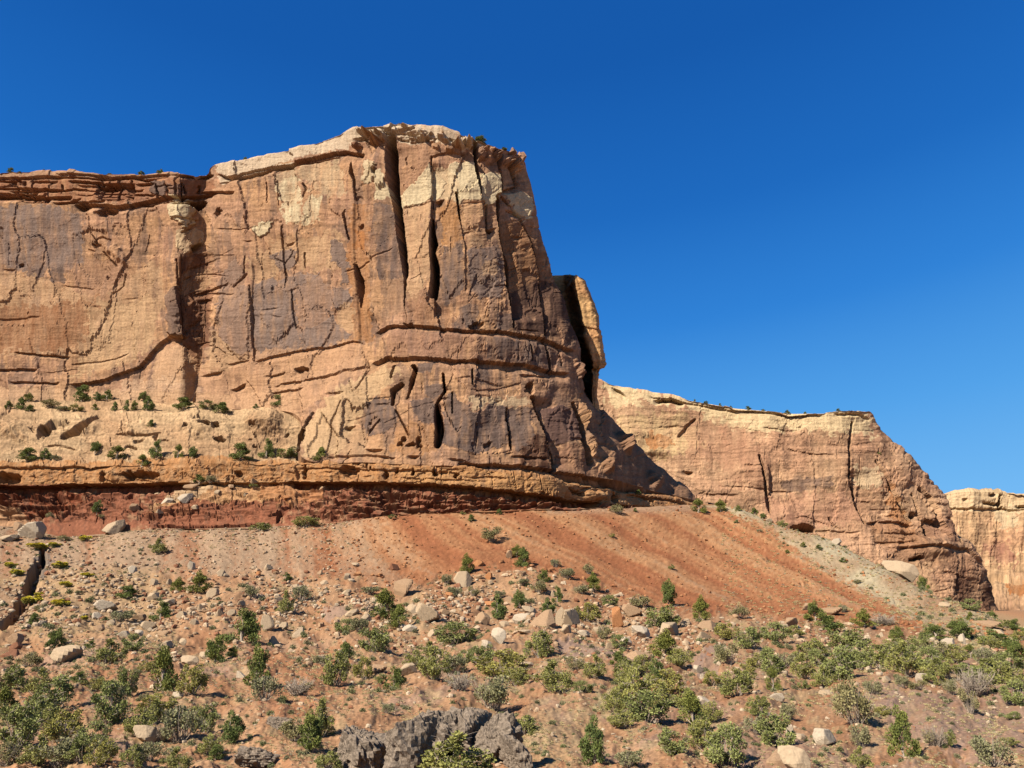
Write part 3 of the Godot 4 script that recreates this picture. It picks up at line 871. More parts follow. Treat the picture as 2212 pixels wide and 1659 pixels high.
	for k in [
		[105, 927, 32, 13, -32, 4.0], [136, 913, 15, 9, 10, 3.0], [443, 915, 13, 6, 10, 3.4], [467, 922, 7, 9, 0, 3.2], [474, 950, 13, 6, 18, 3.0], [403, 925, 5, 6, 0, 2.0],
		[547, 919, 9, 4, 0, 1.8], [620, 939, 4, 5, 0, 1.8], [548, 940, 3, 3, 0, 1.4], [544, 952, 3, 3, 0, 1.4], [552, 962, 3, 2.5, 0, 1.4], [430, 903, 14, 3, -12, 1.2], [342, 950, 5, 8, 10, 1.4],
		[285, 970, 14, 4, -8, 1.4], [300, 955, 12, 3, -8, 1.0], [70, 932, 6, 2.5, 0, 0.8],
		[655, 1020, 6, 15, 5, 3.0], [753, 1018, 22, 16, 20, 2.4], [793, 1008, 9, 5, 0, 2.2], [832, 1024, 7, 9, 0, 2.2], [856, 1014, 3.5, 9, 0, 1.8], [892, 1018, 4, 8, 0, 1.8], [940, 1018, 7, 14, 0, 2.4], [985, 1029, 8, 7, 0, 1.8],
		[515, 1022, 6, 8, 0, 2.0], [300, 1026, 50, 9, 2, 3.4], [15, 1034, 30, 14, 0, 4.0], [220, 1030, 8, 14, 0, 2.0], [1250, 1062, 20, 5, 12, 2.4], [1330, 1075, 8, 12, 0, 2.5], [1402, 1080, 12, 5, 15, 2.0], [1240, 1088, 12, 8, 0, 2.5],
		[425, 925, 60, 26, 5, -1.6], [570, 910, 60, 30, 0, -2.6], [180, 920, 60, 26, -10, -1.6], [300, 930, 50, 22, 0, -1.4], [30, 930, 50, 24, 0, -1.8], [1290, 1072, 36, 16, 0, -2.0], [345, 1050, 12, 10, 0, -1.5]]:
		f.hole(k[0], k[1], k[2], k[3], k[4], k[5], 0.4 if k[5] > 0 else 0.95)
	weather(f, 5040, Rect2(-40, 895, 690, 95), 16, 0.02)
	weather(f, 5041, Rect2(-40, 1000, 1500, 40), 46, 0.03)
	weather(f, 5042, Rect2(-40, 1056, 1300, 64), 90, 0.02)
	var rr := RandomNumberGenerator.new()
	rr.seed = 77
	f.warp = 12.0
	for k in 70:
		var rx := rr.randf_range(-30.0, 1250.0)
		var ry := rr.randf_range(1054.0, 1122.0)
		var rw := rr.randf_range(8.0, 36.0)
		f.ledge([rx, ry, rx + rw * 0.5, ry + rr.randfn(), rx + rw, ry + rr.randfn()], rr.randf_range(0.8, 2.2), rr.randf_range(5.0, 11.0), 1.0)
	f.warp = 3.0
	f.crack([137, 946, 5, 167, 935, 7, 212, 901, 5], 3.2)
	f.crack([667, 905, 5, 650, 940, 6, 645, 985, 5], 5.0)
	f.crack([255, 940, 1.5, 320, 945, 2, 350, 940, 1.5], 1.0)
	f.warp = 6.0
	for k in [
		[[-40, 1046, 60, 1050, 150, 1044, 240, 1044, 415, 1043], 5.0, 22], [[415, 1046, 640, 1043], 1.4, 14], [[620, 1040, 700, 1042, 760, 1041, 860, 1041, 990, 1049, 1110, 1061, 1230, 1077, 1300, 1086], 4.6, 20],
		[[640, 1010, 860, 1014, 1000, 1020], 0.7, 10], [[860, 1030, 1060, 1040], 0.5, 8], [[1000, 1085, 1170, 1092], 1.4, 10], [[915, 1090, 970, 1092], 2.2, 9], [[1180, 1094, 1250, 1097], 1.6, 9],
		[[330, 1134, 480, 1136, 590, 1132], 1.2, 10], [[-40, 1010, 120, 1008, 240, 1004], 0.9, 10], [[-40, 1076, 60, 1074, 150, 1078], 2.4, 14], [[0, 1094, 100, 1094, 160, 1092], 1.8, 10],
		[[1310, 1090, 1400, 1096, 1480, 1098], 2.4, 14], [[1350, 1066, 1420, 1076, 1500, 1090], 1.2, 8], [[600, 1096, 640, 1092, 660, 1098], 1.5, 10], [[660, 1116, 700, 1112], 1.4, 8]]:
		f.ledge(k[0], k[1], k[2], 0.9)
	for k in [[[600, 1096, 596, 1136], 1.8, 24], [[1222, 1060, 1230, 1110], 2.0, 30], [[980, 1044, 984, 1100], 1.2, 30], [[820, 1050, 822, 1100], 1.4, 30], [[636, 1000, 640, 1044], 1.4, 20], [[240, 1004, 242, 1046], -1.0, 30], [[1120, 1070, 1126, 1104], 1.2, 30]]:
		f.riser(k[0], k[1], k[2])
	grain(f, 590, 0.42)
	dress(s, f)
	survey(s)
	return s

# ---------------------------------------------------------------- the pale mesa behind and the one beyond it
func mesa_wall() -> Sheet:
	var X := [
		[1210, 1300, 1360, 1430, 1500, 1600, 1700, 1780, 1836, 1878, 1894, 1880, 1850],
		[1210, 1300, 1360, 1430, 1500, 1600, 1705, 1800, 1872, 1925, 1951, 1935, 1900],
		[1210, 1300, 1360, 1430, 1500, 1600, 1712, 1825, 1915, 1995, 2051, 2040, 2000],
		[1210, 1300, 1360, 1430, 1500, 1600, 1715, 1835, 1940, 2025, 2077, 2065, 2040],
		[1210, 1300, 1360, 1430, 1500, 1600, 1720, 1840, 1950, 2055, 2119, 2110, 2080],
		[1210, 1300, 1360, 1430, 1500, 1600, 1725, 1850, 1970, 2090, 2173, 2165, 2130]]
	var Y := [
		[808, 822, 842, 852, 864, 879, 888, 890, 883, 886, 906, 900, 900],
		[900, 905, 910, 918, 925, 935, 945, 955, 962, 970, 977, 975, 975],
		[1000, 1005, 1010, 1015, 1020, 1030, 1040, 1050, 1058, 1064, 1069, 1068, 1068],
		[1080, 1085, 1090, 1095, 1100, 1108, 1116, 1124, 1132, 1137, 1141, 1140, 1140],
		[1150, 1155, 1160, 1165, 1172, 1180, 1188, 1196, 1205, 1213, 1219, 1218, 1218],
		[1345, 1345, 1345, 1345, 1345, 1345, 1345, 1345, 1345, 1345, 1345, 1345, 1345]]
	var D := [432.0, 425.0, 420.0, 415.0, 410.0, 404.0, 399.0, 396.0, 396.0, 401.0, 411.0, 440.0, 520.0]
	var nearer := [0.0, 1.0, 5.0, 7.0, 11.0, 18.0]
	var rows := []
	for k in 6:
		var row := []
		for c in D.size():
			row.append_array([float(X[k][c]), float(Y[k][c]), D[c] - nearer[k]])
		rows.append(row)
	var ws := net(rows)
	ws[0].push_front(shifted(ws[0][0], Vector3(0, 0.8, -8)))
	ws[1].push_front(ws[1][0])
	ws[0].push_front(shifted(ws[0][0], Vector3(0, 4.0, -160)))
	ws[1].push_front(ws[1][0])
	var s := loft(ws[0], ws[1], [20, 38, 44, 44, 62, 66, 66, 58, 52, 34, 12, 6], [5, 5, 52, 58, 42, 44, 58])
	var f := Field.new(1200, 795, 2200, 1350, 1.7)
	sandstone(f, 601, {"big": 6.0, "vert": 0.5, "plate": 1.1, "chip": 0.35, "fine": 0.25, "bed": 0.6, "streak": 0.4, "varnish": 0.16}, Color(0.48, 0.297, 0.172), Color(0.43, 0.245, 0.145), Color(0.27, 0.15, 0.09))
	var mot := sheet_noise(f.w, f.h, noise(671, 0.06, 4), 1, 2)
	f.warp = 12.0
	f.patch([1300, 815, 1400, 846, 1500, 860, 1700, 885, 1840, 880, 1890, 900, 1900, 940, 1800, 935, 1740, 925, 1640, 935, 1560, 918, 1490, 880, 1400, 870, 1320, 880], Color(0.64, 0.49, 0.28), 0.8, 1.6)
	f.patch([1330, 900, 1480, 890, 1520, 960, 1420, 990, 1345, 960], Color(0.55, 0.38, 0.20), 0.7, 1.6, 0, mot)
	f.patch([1395, 935, 1450, 938, 1450, 965, 1400, 970], RUST.lerp(TAN, 0.3), 0.7, 1.2, 0, mot)
	f.patch([1470, 900, 1560, 900, 1570, 1010, 1490, 1000], Color(0.40, 0.22, 0.13), 0.5, 2.0, 0, mot)
	f.patch([1550, 905, 1620, 920, 1660, 1000, 1650, 1060, 1560, 1040], Color(0.38, 0.20, 0.12), 0.5, 2.0, 0, mot)
	f.patch([1690, 1035, 1720, 1030, 1800, 1030, 1790, 1055, 1700, 1062], VARNISH.lerp(PINK, 0.25), 0.75, 1.0, 0, mot)
	f.patch([1640, 1070, 1830, 1060, 1860, 1120, 1800, 1138, 1660, 1130], Color(0.46, 0.25, 0.155), 0.6, 1.5, 0, mot)
	f.patch([1690, 1110, 1750, 1108, 1750, 1135, 1690, 1135], Color(0.33, 0.17, 0.11), 0.6, 1.2, 0, mot)
	f.patch([1840, 1010, 1900, 1010, 1910, 1050, 1850, 1050], CREAM.lerp(TAN, 0.3), 0.7, 1.2)
	f.patch([1920, 1040, 1955, 1090, 1985, 1150, 1960, 1160, 1925, 1110], RUST.lerp(TAN, 0.4), 0.75, 1.2)
	f.patch([1870, 1125, 1960, 1125, 2000, 1160, 1985, 1185, 1890, 1170], Color(0.34, 0.18, 0.095), 0.7, 1.0, 0, mot)
	f.patch([2000, 1130, 2070, 1100, 2076, 1175, 2010, 1175], Color(0.30, 0.16, 0.10), 0.6, 1.0, 0, mot)
	f.patch([1910, 1180, 2000, 1180, 2080, 1200, 2120, 1230, 2160, 1290, 2172, 1345, 2040, 1345, 2060, 1240, 1960, 1220], Color(0.29, 0.16, 0.09), 0.6, 1.4, 0, mot)
	f.patch([2050, 1230, 2080, 1225, 2110, 1340, 2065, 1340], DARKBROWN, 0.8, 1.2, 0, mot)
	f.patch([2115, 1245, 2160, 1275, 2175, 1345, 2135, 1345], DARKBROWN, 0.75, 1.2, 0, mot)
	f.patch([1960, 1215, 2010, 1215, 2010, 1300, 1975, 1280], GOLD, 0.6, 1.0)
	f.patch([1550, 1150, 1880, 1150, 1900, 1220, 1650, 1220], Color(0.56, 0.33, 0.20), 0.6, 1.5)
	weather(f, 6040, Rect2(1300, 900, 780, 400), 170, 0.03)
	weather(f, 6041, Rect2(1900, 1020, 270, 320), 110, 0.2)
	f.warp = 4.0
	for k in [
		[[1640, 985, 1.5, 1652, 1030, 3, 1660, 1090, 4, 1664, 1105, 2], 4.0], [[1845, 910, 3, 1836, 960, 4, 1832, 1030, 3, 1850, 1090, 3, 1868, 1130, 3], 2.6],
		[[1895, 995, 2.5, 1930, 1055, 3, 1960, 1105, 4, 1972, 1128, 2], 3.0], [[1975, 1065, 2, 1990, 1110, 2.2, 2005, 1155, 2], 2.5],
		[[1990, 1054, 4, 2012, 1075, 5, 2024, 1105, 4, 2030, 1135, 3, 2045, 1160, 5], 6.0], [[2056, 1075, 4, 2062, 1110, 6, 2068, 1140, 4, 2075, 1172, 3], 6.0],
		[[2000, 1130, 6, 2010, 1165, 5], 5.0], [[1790, 1118, 1.4, 1800, 1135, 1.4], 2.0], [[1500, 905, 3, 1478, 925, 4, 1465, 940, 3], 2.0]]:
		f.crack(k[0], k[1])
	for k in [
		[[1410, 866, 1450, 861, 1480, 871], 6.0, 14], [[1318, 836, 1340, 846, 1356, 862], 4.0, 16], [[1870, 1129, 1900, 1123, 1950, 1126, 1985, 1135], 2.5, 16], [[1970, 1103, 1992, 1106], 6.0, 14],
		[[1998, 1118, 2035, 1128, 2050, 1148], 5.0, 18], [[1885, 1170, 1985, 1168], 1.6, 12], [[1705, 1138, 1728, 1136, 1750, 1142], 7.0, 18], [[1960, 1207, 1985, 1201, 2000, 1206], 6.0, 10],
		[[1470, 1015, 1500, 1018], 4.0, 12], [[1500, 1065, 1600, 1068], 1.5, 10], [[1855, 1078, 1890, 1082], 1.0, 8], [[1550, 1048, 1720, 1060], 0.9, 8], [[1620, 1140, 1860, 1150], 1.2, 9],
		[[1800, 893, 1860, 890, 1890, 905], 2.5, 8], [[1600, 884, 1700, 893, 1780, 896], 2.0, 7], [[1400, 858, 1500, 872, 1600, 888], 1.6, 6], [[1900, 1150, 1990, 1150], 1.0, 8], [[2040, 1118, 2080, 1118], 2.0, 8], [[1940, 1180, 2090, 1186, 2130, 1226], 3.0, 14]]:
		f.ledge(k[0], k[1], k[2])
	f.riser([1832, 1010, 1850, 1090, 1870, 1135], 3.0, 70)
	f.riser([2060, 1070, 2075, 1170], 4.0, 50)
	f.riser([1660, 1000, 1664, 1105], 2.0, 80)
	f.hole(1740, 1142, 22, 9, 8, 12.0)
	f.hole(1980, 1112, 9, 6, 0, 6.0)
	f.hole(1420, 990, 40, 20, 0, 3.0, 0.8)
	f.hole(2008, 1180, 60, 30, 10, -5.0, 0.9)
	grain(f, 690, 0.36)
	dress(s, f, 7)
	survey(s)
	return s

func distant_mesa() -> Sheet:
	var rows := [
		[1960, 1078, 720, 2040, 1066, 715, 2100, 1062, 710, 2160, 1062, 712, 2212, 1061, 705, 2420, 1056, 690, 2900, 1050, 680, 3800, 1060, 680],
		[1960, 1110, 718, 2040, 1104, 713, 2100, 1102, 707, 2160, 1102, 710, 2212, 1100, 703, 2420, 1098, 688, 2900, 1092, 678, 3800, 1100, 678],
		[1960, 1230, 700, 2040, 1230, 695, 2100, 1228, 690, 2160, 1226, 692, 2212, 1225, 686, 2420, 1222, 670, 2900, 1220, 660, 3800, 1225, 660],
		[1960, 1372, 560, 2040, 1372, 550, 2100, 1372, 545, 2160, 1372, 540, 2212, 1372, 540, 2420, 1372, 530, 2900, 1372, 520, 3800, 1372, 520]]
	var ws := net(rows)
	ws[0].push_front(shifted(ws[0][0], Vector3(0, 4.0, -300)))
	ws[1].push_front(ws[1][0])
	var s := loft(ws[0], ws[1], [10, 40, 44, 40, 40, 40, 20], [8, 30, 70, 70])
	var f := Field.new(1950, 1040, 2500, 1390, 1.7)
	sandstone(f, 801, {"big": 9.0, "vert": 3.0, "plate": 1.6, "chip": 0.8, "fine": 0.6, "bed": 1.2, "streak": 0.4}, Color(0.52, 0.33, 0.18), Color(0.47, 0.27, 0.15), Color(0.31, 0.17, 0.105))
	var mot := sheet_noise(f.w, f.h, noise(871, 0.06, 4), 1, 2)
	f.warp = 10.0
	f.patch([1990, 1055, 2500, 1040, 2500, 1100, 2000, 1105], Color(0.62, 0.46, 0.27), 0.8, 1.0)
	f.patch([2140, 1100, 2200, 1095, 2200, 1140, 2160, 1140], CREAM, 0.5, 1.5)
	f.patch([2120, 1180, 2170, 1170, 2200, 1215, 2150, 1220], Color(0.34, 0.17, 0.11), 0.7, 1.5, 0, mot)
	f.patch([2170, 1260, 2240, 1250, 2240, 1300, 2180, 1300], RUST, 0.7, 1.2, 0, mot)
	for k in [[[2075, 1076, 2092, 1080], 8.0, 10], [[2120, 1084, 2165, 1088], 8.0, 8], [[2130, 1068, 2155, 1066], 8.0, 10], [[2190, 1090, 2400, 1090], 7.0, 8], [[2020, 1098, 2400, 1099], 4.0, 8], [[2100, 1245, 2400, 1250], 8.0, 16]]:
		f.ledge(k[0], k[1], k[2])
	weather(f, 8040, Rect2(1980, 1090, 500, 260), 90, 0.0)
	f.crack([2150, 1062, 4, 2160, 1090, 5], 8.0)
	grain(f, 890, 0.2)
	dress(s, f, 8)
	survey(s)
	return s

# ---------------------------------------------------------------- the ground: flat foreground, boulder field, talus apron
func foot_line(x: float) -> float:
	var p := [-900.0, 1235.0, 300.0, 1238.0, 700.0, 1250.0, 900.0, 1268.0, 1000.0, 1238.0, 1150.0, 1232.0, 1300.0, 1275.0, 1450.0, 1318.0, 1700.0, 1338.0, 2010.0, 1364.0, 2212.0, 1385.0, 4000.0, 1420.0]
	for k in range(0, p.size() - 2, 2):
		if x < p[k + 2]:
			return lerpf(p[k + 1], p[k + 3], clampf((x - p[k]) / (p[k + 2] - p[k]), 0.0, 1.0))
	return 1420.0

func flank_line(x: float) -> float:
	var p := [1500.0, 1085.0, 1540.0, 1110.0, 1634.0, 1138.0, 1677.0, 1168.0, 1737.0, 1214.0, 1822.0, 1254.0, 1907.0, 1294.0, 1993.0, 1350.0, 2100.0, 1390.0, 2400.0, 1430.0]
	for k in range(0, p.size() - 2, 2):
		if x < p[k + 2]:
			return lerpf(p[k + 1], p[k + 3], clampf((x - p[k]) / (p[k + 2] - p[k]), 0.0, 1.0))
	return 1430.0

func terrain() -> Sheet:
	var X := [-1700, -900, -350, 0, 150, 300, 450, 600, 720, 860, 1060, 1230, 1400, 1526, 1600, 1700, 1800, 1900, 2000, 2120, 2212, 2600, 3400]
	# rows from the foot of the cliffs to the camera: [y, distance]
	var T := [
		[[1120, 205], [1130, 200], [1135, 197], [1144, 193], [1158, 190.5], [1147, 189.5], [1144, 188.8], [1139, 188.2], [1131, 187.2], [1117, 186], [1108, 188.5], [1102, 196], [1099, 208], [1095, 220], [1101, 215], [1141, 204], [1173, 194], [1223, 180], [1281, 165], [1328, 150], [1364, 141], [1420, 130], [1440, 130]],
		[[1205, 168], [1210, 166], [1212, 166], [1214, 166], [1212, 166], [1206, 167], [1200, 168], [1196, 168], [1192, 168], [1186, 168], [1182, 170], [1178, 176], [1180, 184], [1184, 188], [1193, 186], [1225, 176], [1256, 166], [1292, 154], [1326, 143], [1356, 133], [1388, 126], [1436, 118], [1456, 118]],
		[[1295, 130], [1296, 132], [1298, 134], [1300, 134], [1298, 134], [1296, 135], [1294, 136], [1292, 137], [1290, 138], [1290, 138], [1288, 140], [1286, 144], [1292, 150], [1302, 152], [1312, 150], [1324, 144], [1338, 138], [1350, 132], [1366, 125], [1386, 119], [1412, 113], [1452, 108], [1470, 108]],
		[[1390, 92], [1388, 93], [1386, 94], [1384, 95], [1384, 95], [1382, 96], [1380, 97], [1378, 98], [1376, 99], [1374, 100], [1372, 101], [1370, 102], [1372, 103], [1376, 104], [1380, 104], [1386, 102], [1392, 100], [1398, 98], [1406, 96], [1418, 93], [1436, 90], [1466, 86], [1484, 86]],
		[[1470, 60], [1468, 60], [1464, 60], [1460, 61], [1458, 62], [1456, 63], [1454, 64], [1452, 65], [1450, 66], [1450, 66], [1450, 66], [1452, 66], [1454, 66], [1456, 66], [1460, 66], [1462, 65], [1464, 64], [1466, 63], [1470, 62], [1476, 61], [1484, 60], [1500, 58], [1516, 58]],
		[[1570, 39], [1568, 39], [1564, 39], [1560, 39], [1558, 39], [1556, 40], [1554, 40], [1552, 40], [1552, 40], [1552, 40], [1552, 40], [1554, 40], [1554, 40], [1556, 40], [1558, 40], [1560, 40], [1560, 40], [1562, 40], [1566, 39], [1570, 39], [1576, 39], [1586, 38], [1596, 38]],
		[[1690, 27], [1690, 27], [1690, 27], [1686, 27], [1684, 27], [1682, 27], [1682, 27], [1682, 27], [1682, 27], [1682, 27], [1682, 27], [1682, 27], [1682, 27], [1682, 27], [1684, 27], [1686, 27], [1686, 27], [1688, 27], [1690, 27], [1692, 27], [1694, 27], [1700, 27], [1704, 27]],
		[[1960, 16], [1960, 16], [1960, 16], [1960, 16], [1960, 16], [1960, 16], [1960, 16], [1960, 16], [1960, 16], [1960, 16], [1960, 16], [1960, 16], [1960, 16], [1960, 16], [1960, 16], [1960, 16], [1960, 16], [1960, 16], [1960, 16], [1960, 16], [1960, 16], [1960, 16], [1960, 16]]]
	var rows := []
	for t in T:
		var row := []
		for c in X.size():
			row.append_array([float(X[c]), float(t[c][0]), float(t[c][1])])
		rows.append(row)
	var ws := net(rows)
	# beyond the crest the ground runs on under the cliffs and, to the right, drops into the side canyon and on to the mesas
	var back1 := []
	var back2 := []
	var back3 := []
	for c in X.size():
		var p: Vector3 = ws[0][0][c]
		var drop := smoothstep(1500.0, 1620.0, float(X[c]))
		back1.append(p + Vector3(4.0 * drop, -lerpf(0.5, 9.0, drop), -24))
		back2.append(Vector3(p.x * 2.0, lerpf(p.y, 5.0, drop), -420))
		back3.append(Vector3(p.x * 6.0, 10.0, -1500))
	for b in [back1, back2, back3]:
		ws[0].push_front(b)
		ws[1].push_front(ws[1][0])
	# and passes under the camera
	var near := []
	var rear := []
	for c in X.size():
		var p: Vector3 = ws[0][-1][c]
		near.append(Vector3(p.x * 1.2, -3.4, 2.0))
		rear.append(Vector3(p.x * 6.0, -2.6, 70.0))
	for b in [near, rear]:
		ws[0].append(b)
		ws[1].append(ws[1][-1])
	var s := loft(ws[0], ws[1], [8, 10, 18, 50, 50, 50, 50, 42, 48, 66, 60, 58, 44, 28, 36, 36, 36, 36, 42, 34, 24, 12], [3, 8, 10, 50, 50, 46, 46, 52, 54, 18, 8, 4], true)
	var f := Field.new(-40, 1080, 2300, 1720, 2.0)
	var w := f.w
	var h := f.h
	f.wx = sheet_noise(w, h, noise(910, 0.08, 4))
	f.wy = sheet_noise(w, h, noise(911, 0.08, 4))
	var big := sheet_noise(w, h, noise(901, 0.05, 3), 6, 3)
	var tone := sheet_noise(w, h, noise(902, 0.03, 5), 2, 1)
	var lila := sheet_noise(w, h, noise(903, 0.022, 4), 2.5, 1)
	var fine := sheet_noise(w, h, noise(904, 0.25, 4))
	var lump := sheet_noise(w, h, noise(905, 0.09, 4), 1.6, 1)
	var dry := sheet_noise(w, h, noise(906, 0.05, 5), 2, 1)
	var run := noise(907, 0.013, 4)
	var run2 := noise(908, 0.09, 4)
	var D := PackedFloat32Array()
	var R := PackedFloat32Array()
	var G := PackedFloat32Array()
	var B := PackedFloat32Array()
	D.resize(w * h)
	R.resize(w * h)
	G.resize(w * h)
	B.resize(w * h)
	var red := Color(0.355, 0.142, 0.067)
	var orange := Color(0.475, 0.248, 0.120)
	var grey := Color(0.43, 0.295, 0.19)
	var soil := Color(0.475, 0.280, 0.155)
	var brick := Color(0.425, 0.215, 0.110)
	var lilac := Color(0.39, 0.262, 0.195)
	var straw := Color(0.47, 0.345, 0.19)
	var pale := Color(0.52, 0.43, 0.275)
	for ix in w:
		var x := f.x0 + ix * f.cs
		var foot := foot_line(x)
		var k := 2.0 * smoothstep(620.0, 1280.0, x) - 0.35 * (1.0 - smoothstep(0.0, 600.0, x))
		var redness := smoothstep(480.0, 1000.0, x)
		for iy in h:
			var i := iy * w + ix
			var y := f.y0 + iy * f.cs
			var fi := fine[i]
			# fine scree runs straight down the slope
			var q := x - k * (y - 1100.0)
			var r1 := run.get_noise_2d(q * 1.0, y * 0.05)
			var r2 := run2.get_noise_2d(q + 60.0 * f.wx[i] * 0.5, y * 0.14)
			var apron := smoothstep(foot + 16.0, foot - 16.0, y + f.wy[i] * 44.0)
			var fade := smoothstep(foot + 6.0, foot - 90.0, y)
			var t1 := clampf(0.5 + r1 * 1.6 + r2 * 0.5 + fi * 0.5, 0.0, 1.0)
			var c := red.lerp(orange, t1 * (0.25 + 0.75 * fade))
			var gm := clampf(0.85 - redness * 1.1 + r1 * 0.9 + r2 * 0.6, 0.0, 1.0)
			c = c.lerp(grey, gm)
			# lower ground
			var e := soil.lerp(brick, clampf(0.35 + tone[i] * 2.2, 0.0, 1.0))
			e = e.lerp(lilac, smoothstep(0.10, 0.34, lila[i]) * 0.6 * smoothstep(1340.0, 1420.0, y))
			e = e.lerp(straw, smoothstep(0.05, 0.30, dry[i]) * 0.6)
			if x < 420.0:
				e = e.lerp(straw, 0.5 * smoothstep(1420.0, 1330.0, y) * smoothstep(420.0, 300.0, x))
			c = e.lerp(c, apron)
			# the pale flank at the right of the apron
			var edge := flank_line(x)
			if x > 1500.0:
				var flank := smoothstep(7.0, -7.0, y - edge - r2 * 14.0 - f.wy[i] * 14.0) * (1.0 - smoothstep(2080.0, 2200.0, x) * 0.6)
				c = c.lerp(pale.lerp(Color(0.40, 0.245, 0.14), clampf(0.3 + tone[i] * 1.5 + smoothstep(1840.0, 2000.0, x) * 0.35, 0.0, 1.0)), flank)
			elif y < 1128.0 and x > 1180.0:
				c = c.lerp(grey, 0.6 * smoothstep(1126.0, 1104.0, y))
			var m := 1.0 + 0.5 * fi + 0.25 * lump[i]
			R[i] = c.r * m
			G[i] = c.g * m
			B[i] = c.b * m
			var far: float = lerpf(1.0, 0.35, smoothstep(1300.0, 1600.0, y))
			D[i] = lerpf(big[i] * 2.4 * far + lump[i] * 0.55 * far + fi * 0.28 * far, r1 * 0.30 + r2 * 0.08 + fi * 0.18 + lump[i] * 0.12 + big[i] * 1.0, apron)
	f.d = D
	f.r = R
	f.g = G
	f.b = B
	var mot := sheet_noise(w, h, noise(971, 0.06, 4))
	f.warp = 12.0
	# the gully at the left edge, and the dry wash by the boulders
	f.crack([104, 1186, 3, 92, 1212, 7, 76, 1240, 13, 58, 1276, 13, 42, 1312, 13, 20, 1346, 11, -30, 1366, 10], 3.4)
	f.patch([84, 1196, 112, 1196, 108, 1230, 84, 1262, 70, 1240], Color(0.23, 0.19, 0.155), 0.8, 1.0)  # upper gully painted darker, for the shadow in it
	f.patch([-30, 1262, 52, 1256, 50, 1290, 30, 1330, -30, 1350], Color(0.36, 0.22, 0.14), 0.6, 1.0)
	f.patch([1200, 1384, 1240, 1376, 1330, 1388, 1350, 1410, 1290, 1424, 1225, 1420], lilac, 0.9, 1.2, -0.25)
	f.patch([690, 1310, 740, 1308, 752, 1330, 710, 1345], lilac, 0.8, 1.0)
	f.patch([530, 1260, 560, 1262, 565, 1312, 530, 1312], lilac.lerp(brick, 0.3), 0.7, 1.2)
	f.patch([1830, 1500, 2212, 1470, 2300, 1600, 2120, 1659, 1960, 1600], lilac, 0.55, 2.0, 0, mot)
	f.patch([1600, 1560, 1760, 1600, 2000, 1659, 1500, 1700], lilac, 0.45, 2.0, 0, mot)
	f.patch([1480, 1400, 1560, 1396, 1560, 1450, 1490, 1450], lilac, 0.8, 1.5, 0, mot)
	f.patch([2100, 1386, 2300, 1376, 2300, 1440, 2160, 1440], Color(0.40, 0.17, 0.075), 0.7, 1.0, 0, mot)
	f.patch([1030, 1560, 1240, 1540, 1330, 1600, 1180, 1659, 1100, 1640], straw, 0.4, 1.5, 0, mot)
	f.patch([1290, 1500, 1350, 1490, 1350, 1560, 1280, 1540], Color(0.52, 0.42, 0.22), 0.7, 1.5, 0, mot)
	f.patch([180, 1430, 330, 1425, 340, 1470, 200, 1480], Color(0.41, 0.195, 0.10), 0.7, 1.5, 0, mot)
	f.patch([560, 1400, 740, 1380, 760, 1440, 700, 1560, 560, 1560, 540, 1500], Color(0.43, 0.20, 0.10), 0.6, 1.8, 0, mot)
	f.hole(1740, 1262, 14, 3, 20, 0.8)
	f.hole(1935, 1300, 8, 2, 20, 0.7)
	f.hole(1660, 1208, 10, 2.5, 20, 0.7)
	grain(f, 990, 0.16)
	dress(s, f, 15)
	survey(s)
	s.pick_rows = Vector2i(21, s.ny - 14)
	return s

